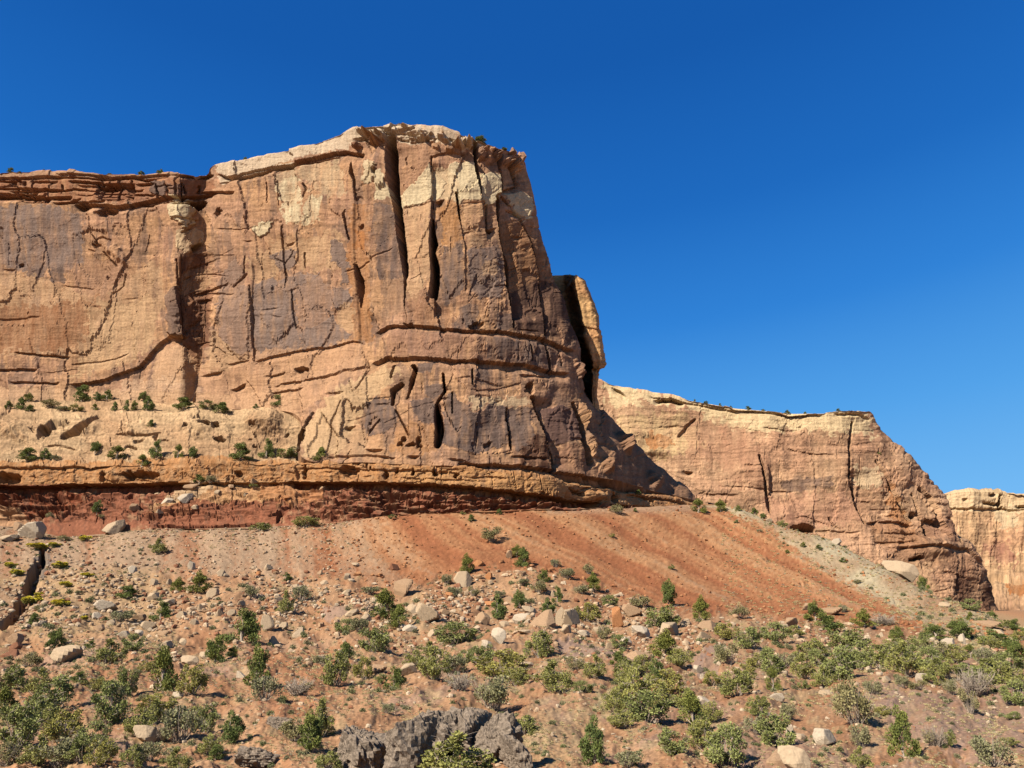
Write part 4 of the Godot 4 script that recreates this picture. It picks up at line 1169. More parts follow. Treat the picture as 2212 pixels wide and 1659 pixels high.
# ---------------------------------------------------------------- rocks
func stone_mesh(sd: int, n: int, planes: int, rough: float, ragged := 0.0, knob := 0.0, flat := true) -> ArrayMesh:
	var rng := RandomNumberGenerator.new()
	rng.seed = sd
	var cuts := []
	for k in planes:
		var v := Vector3(rng.randfn(), rng.randfn() * 0.9, rng.randfn()).normalized()
		cuts.append([v, rng.randf_range(0.42, 0.74)])
	if flat:
		cuts.append([Vector3.UP, rng.randf_range(0.5, 0.8)])
	cuts.append([Vector3.DOWN, 0.6])
	var nz := noise(sd, 1.6, 4)
	var rid := noise(sd + 1, 1.1, 5)
	rid.fractal_type = FastNoiseLite.FRACTAL_RIDGED
	var cel := noise(sd + 2, 2.6, 1, FastNoiseLite.TYPE_CELLULAR, 0.25)
	cel.cellular_return_type = FastNoiseLite.RETURN_DISTANCE2_SUB
	var grid := []
	var lo := Vector3.ONE * 9
	var hi := -lo
	for j in n + 1:
		var line := PackedVector3Array()
		for i in 2 * n:
			var a := TAU * i / (2 * n)
			var e := PI * j / n - PI / 2
			var dir := Vector3(cos(e) * cos(a), sin(e), cos(e) * sin(a))
			var rad := 1.3
			for c in cuts:
				var q: float = dir.dot(c[0])
				if q > 0.05:
					rad = minf(rad, c[1] / q)
			rad *= 1.0 + rough * nz.get_noise_3dv(dir * 1.3) - ragged * maxf(0.0, rid.get_noise_3dv(dir)) + rough * 0.4 * nz.get_noise_3dv(dir * 5.0)
			if knob > 0.0:
				rad *= 1.0 - knob * (1.0 - smoothstep(-1.0, -0.72, cel.get_noise_3dv(dir))) - 0.4 * knob * (1.0 - smoothstep(-1.0, -0.7, cel.get_noise_3dv(dir * 2.7)))
			var p := dir * rad
			line.append(p)
			lo = lo.min(p)
			hi = hi.max(p)
		grid.append(line)
	var st := SurfaceTool.new()
	st.begin(Mesh.PRIMITIVE_TRIANGLES)
	st.set_smooth_group(-1)
	var size := hi - lo
	var fit := func(p: Vector3) -> Vector3:
		return (p - Vector3((lo.x + hi.x) / 2, lo.y, (lo.z + hi.z) / 2)) / size
	for j in n:
		for i in 2 * n:
			var m := (i + 1) % (2 * n)
			var a: Vector3 = fit.call(grid[j][i])
			var b: Vector3 = fit.call(grid[j][m])
			var c: Vector3 = fit.call(grid[j + 1][m])
			var d: Vector3 = fit.call(grid[j + 1][i])
			var sh := 0.92 + 0.16 * rng.randf()
			st.set_color(Color(sh, sh, sh))
			for v in [a, c, b, a, d, c]:
				st.add_vertex(v)
	st.generate_normals()
	return st.commit()

# ---------------------------------------------------------------- plants (unit size: one metre tall, about one wide)
func tube(st: SurfaceTool, pts: Array, r0: float, r1: float, sides := 5) -> void:
	var n := pts.size()
	var rings := []
	for k in n:
		var dir: Vector3 = (pts[mini(k + 1, n - 1)] - pts[maxi(k - 1, 0)]).normalized()
		var a := dir.cross(Vector3(0.31, 0.2, 0.93)).normalized()
		var b := dir.cross(a)
		var rad := lerpf(r0, r1, float(k) / (n - 1))
		var ring := []
		for m in sides:
			var t := TAU * m / sides
			ring.append(pts[k] + (a * cos(t) + b * sin(t)) * rad)
		rings.append(ring)
	for k in n - 1:
		for m in sides:
			var o := (m + 1) % sides
			for v in [rings[k][m], rings[k + 1][m], rings[k][o], rings[k][o], rings[k + 1][m], rings[k + 1][o]]:
				st.add_vertex(v)

func limb(rng: RandomNumberGenerator, from: Vector3, to: Vector3, steps: int, wander: float) -> Array:
	var a := []
	for k in steps + 1:
		var t := float(k) / steps
		var p := from.lerp(to, t)
		if k > 0 and k < steps:
			p += Vector3(rng.randfn(), rng.randfn() * 0.5, rng.randfn()) * wander
		a.append(p)
	return a

func leaf(st: SurfaceTool, rng: RandomNumberGenerator, p: Vector3, out: Vector3, size: float, long: float, c: Color) -> void:
	var d := (out + Vector3(rng.randfn(), rng.randfn(), rng.randfn()) * 0.7).normalized()
	var s := d.cross(Vector3(rng.randfn(), rng.randfn(), rng.randfn())).normalized() * size * 0.5
	var e := d * size * long
	st.set_color(c)
	st.add_vertex(p - s * 0.6)
	st.add_vertex(p + e * 0.55 + s)
	st.add_vertex(p + e * 0.6 - s)
	st.add_vertex(p + e * 0.55 + s)
	st.add_vertex(p + e)
	st.add_vertex(p + e * 0.6 - s)

# kind: juniper, shrub, sage, rabbit, bare
func plant_proto(kind: String, sd: int) -> Array:
	var rng := RandomNumberGenerator.new()
	rng.seed = sd
	var wood := SurfaceTool.new()
	wood.begin(Mesh.PRIMITIVE_TRIANGLES)
	wood.set_smooth_group(0)
	var leaves := SurfaceTool.new()
	leaves.begin(Mesh.PRIMITIVE_TRIANGLES)
	leaves.set_smooth_group(-1)
	var blobs := []
	var dark: Color
	var paler: Color  # lighter of two leaf tones, mixed at random by clump and leaf
	var count := 4200
	var size := 0.031
	var long := 1.6
	match kind:
		"juniper":
			dark = Color(0.050, 0.070, 0.026)
			paler = Color(0.150, 0.172, 0.048)
			var top := Vector3(rng.randf_range(-0.08, 0.08), 0.7, rng.randf_range(-0.08, 0.08))
			tube(wood, limb(rng, Vector3(0, -0.06, 0), top, 5, 0.025), 0.045, 0.012, 6)
			for k in 20:
				var y := rng.randf_range(0.14, 0.84)
				var spread := (0.47 - 0.36 * maxf(0.0, y - 0.3) / 0.6) * rng.randf_range(0.35, 1.0)
				var a := rng.randf() * TAU
				var c := Vector3(cos(a) * spread, y, sin(a) * spread)
				var rad := rng.randf_range(0.07, 0.14)
				blobs.append([c, Vector3(rad * 1.2, rad * 0.95, rad * 1.2), rng.randf()])
				if k % 2 == 0:
					tube(wood, limb(rng, Vector3(0, y * 0.45, 0), c, 3, 0.02), 0.016, 0.005, 4)
			blobs.append([Vector3(top.x, 0.88, top.z), Vector3(0.10, 0.12, 0.10), 0.7])
			count = 4600
		"shrub":
			dark = Color(0.095, 0.105, 0.034)
			paler = Color(0.240, 0.248, 0.088)
			for k in 24:
				var a := rng.randf() * TAU
				var spread := sqrt(rng.randf()) * 0.44
				var y := rng.randf_range(0.16, 0.90 - spread * 0.75)
				var c := Vector3(cos(a) * spread, y, sin(a) * spread)
				var rad := rng.randf_range(0.055, 0.115)
				blobs.append([c, Vector3(rad * 1.15, rad, rad * 1.15), rng.randf()])
				tube(wood, limb(rng, Vector3(cos(a) * 0.04, -0.05, sin(a) * 0.04), c, 4, 0.025), 0.014, 0.004, 4)
				for m in 5:
					tube(wood, limb(rng, c, c + Vector3(rng.randfn() * 0.13, rng.randf() * 0.16, rng.randfn() * 0.13), 2, 0.015), 0.006, 0.003, 3)
			count = 3800
		"sage":
			dark = Color(0.105, 0.105, 0.055)
			paler = Color(0.225, 0.210, 0.115)
			for k in 13:
				var a := rng.randf() * TAU
				var spread := sqrt(rng.randf()) * 0.40
				var y := rng.randf_range(0.25, 0.82 - spread * 0.5)
				blobs.append([Vector3(cos(a) * spread, y, sin(a) * spread), Vector3.ONE * rng.randf_range(0.10, 0.17), rng.randf()])
			for k in 46:
				var a := rng.randf() * TAU
				var spread := sqrt(rng.randf()) * 0.5
				tube(wood, limb(rng, Vector3(cos(a) * 0.05, -0.04, sin(a) * 0.05), Vector3(cos(a) * spread, rng.randf_range(0.6, 1.0) - spread * 0.5, sin(a) * spread), 3, 0.03), 0.009, 0.003, 3)
			count = 2200
			size = 0.036
		"rabbit":
			dark = Color(0.13, 0.145, 0.045)
			paler = Color(0.25, 0.24, 0.075)
			for k in 12:
				var a := rng.randf() * TAU
				var spread := sqrt(rng.randf()) * 0.40
				blobs.append([Vector3(cos(a) * spread, rng.randf_range(0.25, 0.7 - spread * 0.5), sin(a) * spread), Vector3.ONE * rng.randf_range(0.12, 0.18), rng.randf()])
			for k in 12:
				var a := rng.randf() * TAU
				tube(wood, limb(rng, Vector3(0, -0.04, 0), Vector3(cos(a) * 0.3, 0.5, sin(a) * 0.3), 3, 0.02), 0.01, 0.004, 3)
			count = 2200
			size = 0.05
		"bare":
			for k in 90:
				var a := rng.randf() * TAU
				var spread := sqrt(rng.randf()) * 0.55
				var tip := Vector3(cos(a) * spread, rng.randf_range(0.55, 1.0) - spread * 0.5, sin(a) * spread)
				var pts := limb(rng, Vector3(cos(a) * 0.05, -0.04, sin(a) * 0.05), tip, 4, 0.035)
				tube(wood, pts, 0.013, 0.004, 3)
				for m in 3:
					var b: Vector3 = pts[2 + m % 2]
					tube(wood, limb(rng, b, b + Vector3(rng.randfn() * 0.12, rng.randf() * 0.22, rng.randfn() * 0.12), 2, 0.015), 0.006, 0.003, 3)
			dark = Color(0.13, 0.13, 0.08)
			paler = Color(0.20, 0.20, 0.12)
			for k in 4:
				var a := rng.randf() * TAU
				blobs.append([Vector3(cos(a) * 0.3, rng.randf_range(0.2, 0.5), sin(a) * 0.3), Vector3.ONE * 0.13, rng.randf()])
			count = 260
			size = 0.035
	var hue := rng.randf_range(-0.2, 1.0)
	dark = Color(dark.r * (1.0 + 0.18 * hue), dark.g, dark.b * (1.0 - 0.2 * hue))
	paler = Color(paler.r * (1.0 + 0.18 * hue), paler.g, paler.b * (1.0 - 0.2 * hue))
	for k in count:
		var b: Array = blobs[rng.randi() % blobs.size()]
		var dir := Vector3(rng.randfn(), rng.randfn(), rng.randfn()).normalized()
		var p: Vector3 = b[0] + dir * b[1] * (1.15 - 0.75 * pow(rng.randf(), 1.6))
		if p.y < 0.02:
			p.y = 0.02 + rng.randf() * 0.05
		var t := clampf(0.55 * b[2] + 0.45 * rng.randf(), 0.0, 1.0)
		leaf(leaves, rng, p, dir + Vector3.UP * 0.35, size * rng.randf_range(0.7, 1.3), long, dark.lerp(paler, t))
	wood.generate_normals()
	var parts := [["trunk" if kind == "juniper" else "stems", wood.commit(), wood_mat], ["crown" if kind == "juniper" else "foliage", leaves.commit(), leaf_mat]]
	if kind == "rabbit":
		var bloom := SurfaceTool.new()
		bloom.begin(Mesh.PRIMITIVE_TRIANGLES)
		bloom.set_smooth_group(-1)
		for k in 2000:
			var b: Array = blobs[rng.randi() % blobs.size()]
			var dir := Vector3(rng.randfn(), absf(rng.randfn()) + 0.5, rng.randfn()).normalized()
			leaf(bloom, rng, b[0] + dir * b[1] * 1.12, dir, 0.055 * rng.randf_range(0.7, 1.3), 1.2, Color(0.50, 0.41, 0.035).lerp(Color(0.66, 0.55, 0.07), rng.randf()))
		parts.append(["blossoms", bloom.commit(), leaf_mat])
	return parts

var protos := {}
var plants_made := {}

func plant(kind: String, spot: Vector3, tall: float, wide: float, turn: float, pick: int) -> Node3D:
	var called: String = {"juniper": "juniper_tree", "shrub": "green_shrub", "sage": "grey_shrub", "rabbit": "yellow_shrub", "bare": "bare_shrub"}[kind]
	var key := "%s%d" % [kind, pick]
	var o: Node3D
	if plants_made.has(key):
		o = plants_made[key].duplicate()
	else:
		o = Node3D.new()
		for p in protos[kind][pick]:
			put(p[0], p[1], p[2], o)
		plants_made[key] = o
	o.name = numbered(called)
	add_child(o, true)
	o.position = spot
	o.rotation.y = turn
	o.scale = Vector3(wide, tall, wide)
	return o

# ---------------------------------------------------------------- sky
func clear_sky() -> ImageTexture:
	var w := 512
	var h := 256
	var im := Image.create(w, h, false, Image.FORMAT_RGBF)
	var stops := [[-90.0, Color(0.20, 0.17, 0.14)], [-4.0, Color(0.30, 0.32, 0.34)], [0.0, Color(0.30, 0.58, 0.92)], [7.0, Color(0.175, 0.490, 0.90)], [13.0, Color(0.088, 0.365, 0.82)], [20.0, Color(0.031, 0.225, 0.68)], [28.0, Color(0.014, 0.145, 0.525)], [38.0, Color(0.0085, 0.103, 0.415)], [60.0, Color(0.007, 0.085, 0.35)], [90.0, Color(0.008, 0.09, 0.35)]]
	for j in h:
		var el := 90.0 - 180.0 * (j + 0.5) / h
		for i in w:
			var az := wrapf(360.0 * (i + 0.5) / w, -180.0, 180.0)
			# the air is deepest blue a right angle away from the sun and pales towards it and towards the horizon
			var e2 := el - 9.0 * (1.0 - cos(deg_to_rad(az + 10.0))) * smoothstep(0.0, 25.0, el)
			e2 = maxf(e2, minf(el, 6.0))
			var c := Color.BLACK
			for k in stops.size() - 1:
				if e2 <= stops[k + 1][0]:
					c = stops[k][1].lerp(stops[k + 1][1], clampf((e2 - stops[k][0]) / (stops[k + 1][0] - stops[k][0]), 0.0, 1.0))
					break
			im.set_pixel(i, j, Color(c.r / EXPO, c.g / EXPO, c.b / EXPO))
	return ImageTexture.create_from_image(im)

func grain_texture(sd: int, freq: float, low: float) -> NoiseTexture2D:
	var t := NoiseTexture2D.new()
	t.width = 512
	t.height = 512
	t.seamless = true
	t.noise = noise(sd, freq, 5)
	var ramp := Gradient.new()
	ramp.set_color(0, Color(low, low, low))
	ramp.set_color(1, Color.WHITE)
	t.color_ramp = ramp
	return t

func bump_texture(sd: int, freq: float, strength: float) -> NoiseTexture2D:
	var t := NoiseTexture2D.new()
	t.width = 512
	t.height = 512
	t.seamless = true
	t.as_normal_map = true
	t.bump_strength = strength
	t.noise = noise(sd, freq, 5)
	return t

func mineral(sd: int, tile: float, low: float, bump: float) -> StandardMaterial3D:
	var m := StandardMaterial3D.new()
	m.vertex_color_use_as_albedo = true
	m.roughness = 0.95
	m.metallic_specular = 0.15
	m.uv1_triplanar = true
	m.uv1_world_triplanar = true
	m.uv1_scale = Vector3.ONE / tile
	m.albedo_texture = grain_texture(sd, 0.02, low)
	if bump > 0.0:
		m.normal_enabled = true
		m.normal_texture = bump_texture(sd + 1, 0.025, 6.0)
		m.normal_scale = bump
	return m

# ---------------------------------------------------------------- where things stand, in words
const ORDINAL := ["first", "second", "third", "fourth", "fifth", "sixth", "seventh", "eighth", "ninth", "tenth", "eleventh", "twelfth", "thirteenth", "fourteenth", "fifteenth", "sixteenth"]

func place_words(sheet: String, x: float, y: float) -> String:
	match sheet:
		"W":
			return "on the rim above the left wall" if x < 460 else "on the butte summit"
		"M":
			return "on the rim of the pale mesa" if y < 896 else "growing on the pale mesa face"
		"L":
			if y > 1030:
				return "on the red ledge at right" if x > 1250 else "among the red beds"
			if y < 900:
				return "on the upper bench, left end" if x < 255 else "on the upper bench, middle" if x < 425 else "on the upper bench, right end"
			return "on the lower bench, left half" if x < 300 else "on the lower bench, right half"
	var row := "at the bottom edge"
	if y < 1180:
		row = "at the scree head"
	elif y < 1265:
		row = "high on the scree"
	elif y < 1345:
		row = "along the scree foot"
	elif y < 1420:
		row = "just below the scree"
	elif y < 1500:
		row = "on the middle flat"
	elif y < 1580:
		row = "on the near flat"
	var side := "far right"
	if x < 300:
		side = "far left"
	elif x < 740:
		side = "left of the basalt"
	elif x < 1140:
		side = "above the basalt" if y < 1580 else "beside the basalt"
	elif x < 1680:
		side = "right of the basalt"
	return row + ", " + side

# entries: [node, what it looks like, x, place]
func name_them(entries: Array, category: String, group: String) -> void:
	entries.sort_custom(func(a, b): return a[2] < b[2])
	var total := {}
	var count := {}
	for e in entries:
		var k: String = e[1] + e[3]
		total[k] = total.get(k, 0) + 1
	for e in entries:
		var k: String = e[1] + e[3]
		count[k] = count.get(k, 0) + 1
		var label: String = e[1] + " " + e[3]
		if total[k] > 1:
			label += ", " + ORDINAL[mini(count[k] - 1, 15)] + " from left"
		tag(e[0], label, category, group)

# ---------------------------------------------------------------- the lists: kind x y(base) tall wide, in survey units
const PLANTS_GROUND := """J 430 1280 42 48;J 385 1278 28 34;J 277 1293 24 50;J 348 1340 36 40;J 117 1401 38 42;J 523 1388 62 76;G 260 1342 28 50;O 233 1432 46 70
O 288 1405 38 46;J 465 1432 50 56;J 502 1420 22 26;G 543 1290 28 36;O 617 1326 46 38;G 650 1298 38 44;J 620 1254 16 24;O 342 1194 30 38;Y 185 1168 16 24
Y 80 1186 18 40;Y 118 1180 12 26;G 137 1168 14 28;Y 128 1228 18 32;Y 25 1226 14 26;Y 37 1243 16 28;Y 190 1246 12 26;Y 140 1268 16 24;Y 72 1306 24 40;Y 130 1308 18 34
Y 86 1287 10 18;G 170 1284 10 18;Y 180 1340 12 16;G 84 1320 14 24;J 70 1349 22 28;J 197 1400 14 26;O 18 1492 60 70;J 350 1494 82 74;O 410 1500 70 60;J 170 1474 20 36
O 205 1490 28 48;J 555 1484 76 56;G 573 1510 52 66;D 645 1502 42 68;O 722 1480 80 60;O 340 1536 40 70;G 385 1600 76 84;O 445 1580 62 50;J 500 1604 54 54;O 450 1630 44 46
J 465 1642 26 42;J 668 1620 66 64;O 690 1592 72 60;G 635 1600 46 62;O 110 1540 80 90;O 40 1610 90 90;O 140 1600 70 80;O 235 1560 90 80;G 130 1655 60 90;O 213 1655 60 60
O 285 1655 50 50;O 175 1640 56 60;J 8 1545 50 60;G 10 1655 50 60;O 380 1664 40 60;O 710 1662 40 60;O 85 1500 50 60;O 270 1500 60 55;D 350 1602 44 50;O 300 1590 60 60
G 1064 1170 34 46;J 1130 1224 38 36;J 1115 1204 24 30;J 1008 1238 38 34;J 1005 1256 20 26;J 833 1338 58 66;J 860 1356 44 44;G 797 1282 18 46;G 964 1262 22 26;G 985 1288 24 36
G 1021 1288 22 26;J 1075 1338 46 40;G 1080 1292 18 26;J 1122 1314 34 34;J 1182 1324 26 36;J 1175 1256 24 28;G 1163 1280 28 36;G 1199 1224 20 24;G 1224 1250 24 40;G 1131 1264 16 30
G 1271 1241 24 26;J 1281 1278 36 34;G 1258 1282 20 40;J 1206 1300 30 24;O 1268 1342 46 56;O 1318 1310 26 36;G 1378 1310 26 52;J 1445 1308 50 40;O 1430 1354 50 76;O 985 1392 52 90
O 812 1408 60 76;G 780 1368 36 44;O 748 1364 30 50;O 1165 1420 66 62;O 1085 1464 66 104;O 1045 1440 50 60;O 935 1468 72 64;O 930 1412 24 46;G 985 1456 44 56;J 745 1424 30 40
O 784 1466 50 40;J 852 1488 40 46;O 822 1478 24 30;D 992 1490 40 64;G 1067 1532 72 92;O 1135 1586 44 64;O 1195 1492 56 84;O 1260 1496 26 44;O 1288 1464 44 50;J 1338 1440 30 40
O 1365 1530 92 84;O 1400 1560 70 96;O 1354 1464 44 60;O 1390 1452 40 44;J 1440 1424 54 66;O 1338 1398 30 36;G 1304 1380 28 38;J 1284 1650 80 60;G 1355 1655 34 60;G 835 1540 22 30
J 1518 1340 46 40;G 1598 1335 26 42;O 1570 1382 40 50;J 1761 1343 38 42;J 1785 1366 34 66;J 1865 1355 34 46;G 1821 1322 18 22;D 1911 1350 26 60;O 1620 1400 48 62;O 1675 1384 42 56
O 1718 1376 26 40;G 1576 1436 46 48;O 1668 1453 56 56;O 1738 1466 50 56;O 1812 1470 76 80;O 1830 1400 44 90;O 1900 1446 60 80;O 1958 1458 66 76;O 2008 1446 50 60;G 2020 1422 36 56
J 1941 1388 30 40;J 2021 1382 26 60;J 2075 1378 36 54;O 2044 1462 50 60;G 2054 1500 34 34;D 2108 1500 60 78;O 2150 1474 60 80;J 2098 1422 26 28;J 2150 1396 30 66;J 2192 1426 40 54
G 2095 1540 50 40;O 2198 1520 50 60;O 2188 1552 16 34;G 1850 1562 90 80;O 1908 1546 20 34;O 1590 1502 62 70;O 1540 1482 34 40;J 1670 1492 44 32;O 1738 1488 20 26;O 1637 1542 44 50
G 1704 1552 34 38;O 1538 1560 44 40;O 1488 1540 60 60;O 1672 1612 76 86;O 1570 1650 84 90;G 1862 1616 50 42;J 1955 1642 92 58;O 1862 1660 40 42;D 2020 1612 46 50;O 2052 1608 30 30
G 2145 1656 66 80;O 2184 1610 16 34;G 1948 1486 26 30;O 2100 1318 26 40;J 2143 1338 16 24;J 2095 1340 16 20;J 1997 1272 28 28;J 1510 1108 28 34;J 1557 1106 26 28;J 1596 1104 12 14
J 1630 1114 16 18;J 1647 1124 12 18;O 1690 1142 18 22;G 1335 1110 22 34;O 1322 1160 10 14;J 1372 1106 8 10;O 565 1146 22 48;O 660 1136 24 60;O 1000 1112 8 14;J 1077 1112 12 14;J 1018 1126 14 18
O 847 1120 10 20;O 1450 1230 10 16;G 1640 1150 8 14;J 1735 1182 10 14;J 1700 1196 8 12;J 1822 1216 10 16;J 1770 1184 8 16;G 1850 1260 10 20;O 1590 1130 8 12;O 2120 1480 40 60;O 1470 1440 40 50
J 1500 1580 70 70;O 1440 1500 60 70;O 1330 1540 50 50;J 1420 1470 40 46;O 1610 1470 40 46;O 2180 1450 44 60;G 1985 1490 20 40;O 1770 1440 40 50;O 1868 1430 50 60;G 60 1440 30 50;O 60 1560 60 70;O 320 1450 24 40
O 100 1572 56 66;O 200 1612 52 60;G 320 1642 40 56;O 330 1562 44 56;O 78 1652 54 66;G 240 1512 36 46;O 420 1560 36 46;
O 1762 1412 38 54;G 1700 1442 34 46;O 1850 1444 44 60;O 1930 1412 38 54;O 1990 1404 36 50;O 2062 1432 42 56;G 2130 1434 38 50;O 2182 1484 44 56;O 2092 1472 40 50;O 1782 1484 40 50;O 1730 1430 34 46;O 1642 1444 36 48;G 1560 1424 32 44;O 1350 1484 44 54
O 1432 1532 52 60;O 1522 1612 56 66;G 1632 1582 40 50;O 1342 1572 40 50;O 1450 1630 56 66;G 1890 1500 30 40;O 2020 1478 34 44;O 1120 1480 38 50;G 1240 1448 30 42;O 1010 1432 34 46;O 900 1440 36 48
G 700 1440 26 36;O 1960 1420 40 54;O 2140 1402 30 44;O 2170 1356 20 30;J 2196 1362 22 30;O 2208 1384 24 34;O 2120 1350 16 24;O 2060 1358 18 28;O 2010 1366 20 30"""
const PLANTS_LEDGE := """J 177 868 36 42;J 230 862 22 34;J 208 866 18 24;J 60 866 20 24;J 42 884 26 24;J 63 888 14 22;J 18 884 18 18;O 163 888 20 30;J 205 887 14 18;J 310 862 22 24;J 317 886 30 32;J 290 886 22 18
J 273 888 24 14;J 247 888 20 16;J 397 884 26 50;O 447 884 22 42;J 483 892 24 38;J 460 868 16 20;J 520 882 22 18;J 552 882 10 16;J 600 880 28 38;J 663 894 26 22;G 110 880 20 40;G 135 888 14 30
J 60 996 28 50;J 95 992 22 30;G 122 995 14 24;J 205 980 26 30;J 252 989 26 42;J 335 989 38 32;J 327 922 16 18;J 307 1007 24 34;J 385 989 28 24;J 415 990 26 26;J 520 994 36 52;J 575 989 40 32
O 620 990 30 54;J 690 996 30 34;J 430 1044 22 26;O 547 1050 10 20;J 210 1108 26 28;G 107 1120 16 18;G 220 1120 10 18;J 1412 1052 18 16;J 1457 1050 16 20;J 1400 1061 14 18;J 1480 1060 12 12;J 1380 1070 12 14;G 455 1042 16 30"""
const PLANTS_WALL := """J 18 371 16 20;J 40 371 6 14;J 90 371 10 12;J 108 372 6 12;J 302 376 14 18;J 344 376 16 22;J 235 374 6 14;J 380 376 5 14;J 527 346 13 14;O 863 266 6 14;O 885 267 5 14;J 967 290 10 18;J 1037 306 20 34;J 1090 322 11 20;J 1112 334 9 12;J 675 310 4 10"""
const PLANTS_MESA := """J 1502 863 7 7;J 1527 867 7 14;J 1557 872 7 8;J 1617 881 9 16;J 1650 885 5 12;J 1702 889 9 20;J 1741 891 6 8;J 1813 885 7 12;J 1773 920 9 8;J 1901 983 9 12;J 1580 877 5 8"""
const ROCKS_GROUND := """W 70 1160 58 34;C 20 1168 40 16;T 40 1146 30 20;C 247 1148 50 34;W 228 1320 50 22;W 207 1338 22 14;C 135 1432 86 40;W 284 1236 20 16;W 413 1230 18 18;C 476 1244 20 14;C 580 1232 20 12;C 460 1290 28 20;C 476 1330 22 16
C 322 1360 34 20;W 265 1382 26 16;C 360 1402 24 18;C 395 1394 20 16;C 580 1362 28 34;C 643 1376 28 22;C 550 1390 18 22;W 590 1392 26 20;W 520 1462 24 12;C 315 1600 50 34;C 412 1436 44 20;C 440 1424 24 16;W 385 1506 30 14
T 300 1340 30 14;C 333 1262 20 14;C 365 1262 16 12;C 333 1296 24 16;C 362 1306 30 12;T 213 1362 26 14;T 388 1306 22 12;C 240 1350 20 12;C 390 1336 22 14;C 420 1350 20 12;T 350 1376 24 14;W 300 1372 20 12;C 436 1316 18 12;C 408 1280 20 12
T 867 1286 42 36;C 925 1342 56 40;C 890 1330 26 26;C 760 1328 32 14;W 884 1362 36 14;C 1002 1264 40 32;O 1034 1222 28 14;O 1054 1252 16 14;T 1100 1205 16 18;W 1124 1345 38 20;C 1140 1325 34 16;T 1172 1352 62 32;C 1207 1350 24 40;C 1236 1352 40 36
C 1223 1368 30 18;T 1044 1348 36 28;W 1074 1388 40 34;C 1137 1370 40 10;C 1197 1290 14 14;O 1337 1354 30 44;T 1364 1330 46 26;W 1384 1376 42 24;C 1447 1372 56 26;T 1377 1428 64 22;C 880 1458 42 24;T 810 1454 50 18;C 1137 1440 36 10;W 1400 1484 24 20
C 747 1286 20 14;D 850 1232 20 14;C 750 1252 16 14;C 767 1222 18 8;T 1100 1300 22 12;O 1060 1310 26 12;C 1090 1352 26 12;W 1260 1374 30 12;C 1290 1366 22 12;C 1024 1370 26 14;T 960 1330 24 14;O 970 1290 20 12;C 820 1316 20 14;C 790 1340 22 14
T 1530 1360 42 20;C 1518 1380 36 14;W 1508 1452 24 16;W 1517 1464 12 10;T 1742 1320 28 18;T 1795 1328 50 16;T 1705 1352 36 18;W 1678 1512 34 14;W 1512 1520 42 18;W 1787 1606 52 28;W 1705 1584 18 18;C 1725 1596 30 12;W 1998 1470 34 16
C 1918 1472 20 12;C 1785 1500 32 10;W 2048 1400 34 22;W 2080 1390 16 22;C 1903 1376 14 10;T 2130 1354 60 14;C 1940 1254 76 38;C 1728 1676 64 56;T 1690 1650 64 28;C 1640 1420 22 10;C 1590 1450 18 10;C 1480 1352 26 14;C 1410 1350 24 16;W 1350 1390 28 14
C 940 1372 30 14;C 700 1262 18 10;T 690 1240 14 10;C 640 1270 16 10;C 600 1300 20 10;C 520 1310 18 12;C 500 1330 20 12;O 560 1244 14 10;C 610 1358 20 14;T 30 1390 30 20;D 20 1420 40 18;D 36 1402 26 16;W 1806 1178 22 12;C 1660 1128 18 8;C 2160 1372 30 12;C 2040 1310 26 10;T 1440 1330 28 16;C 1320 1400 28 12;W 1050 1398 24 16;T 1420 1395 26 14"""
const ROCKS_LEDGE := """W 397 1086 34 26;W 363 1088 30 14;T 290 1102 22 14;T 413 1056 36 12;T 700 1068 28 18;T 550 1042 16 10;C 340 1076 18 10;C 420 1100 18 10;C 470 1066 14 9;C 345 1108 16 9;T 500 1054 16 8;C 530 1072 12 8;O 620 1076 16 8"""

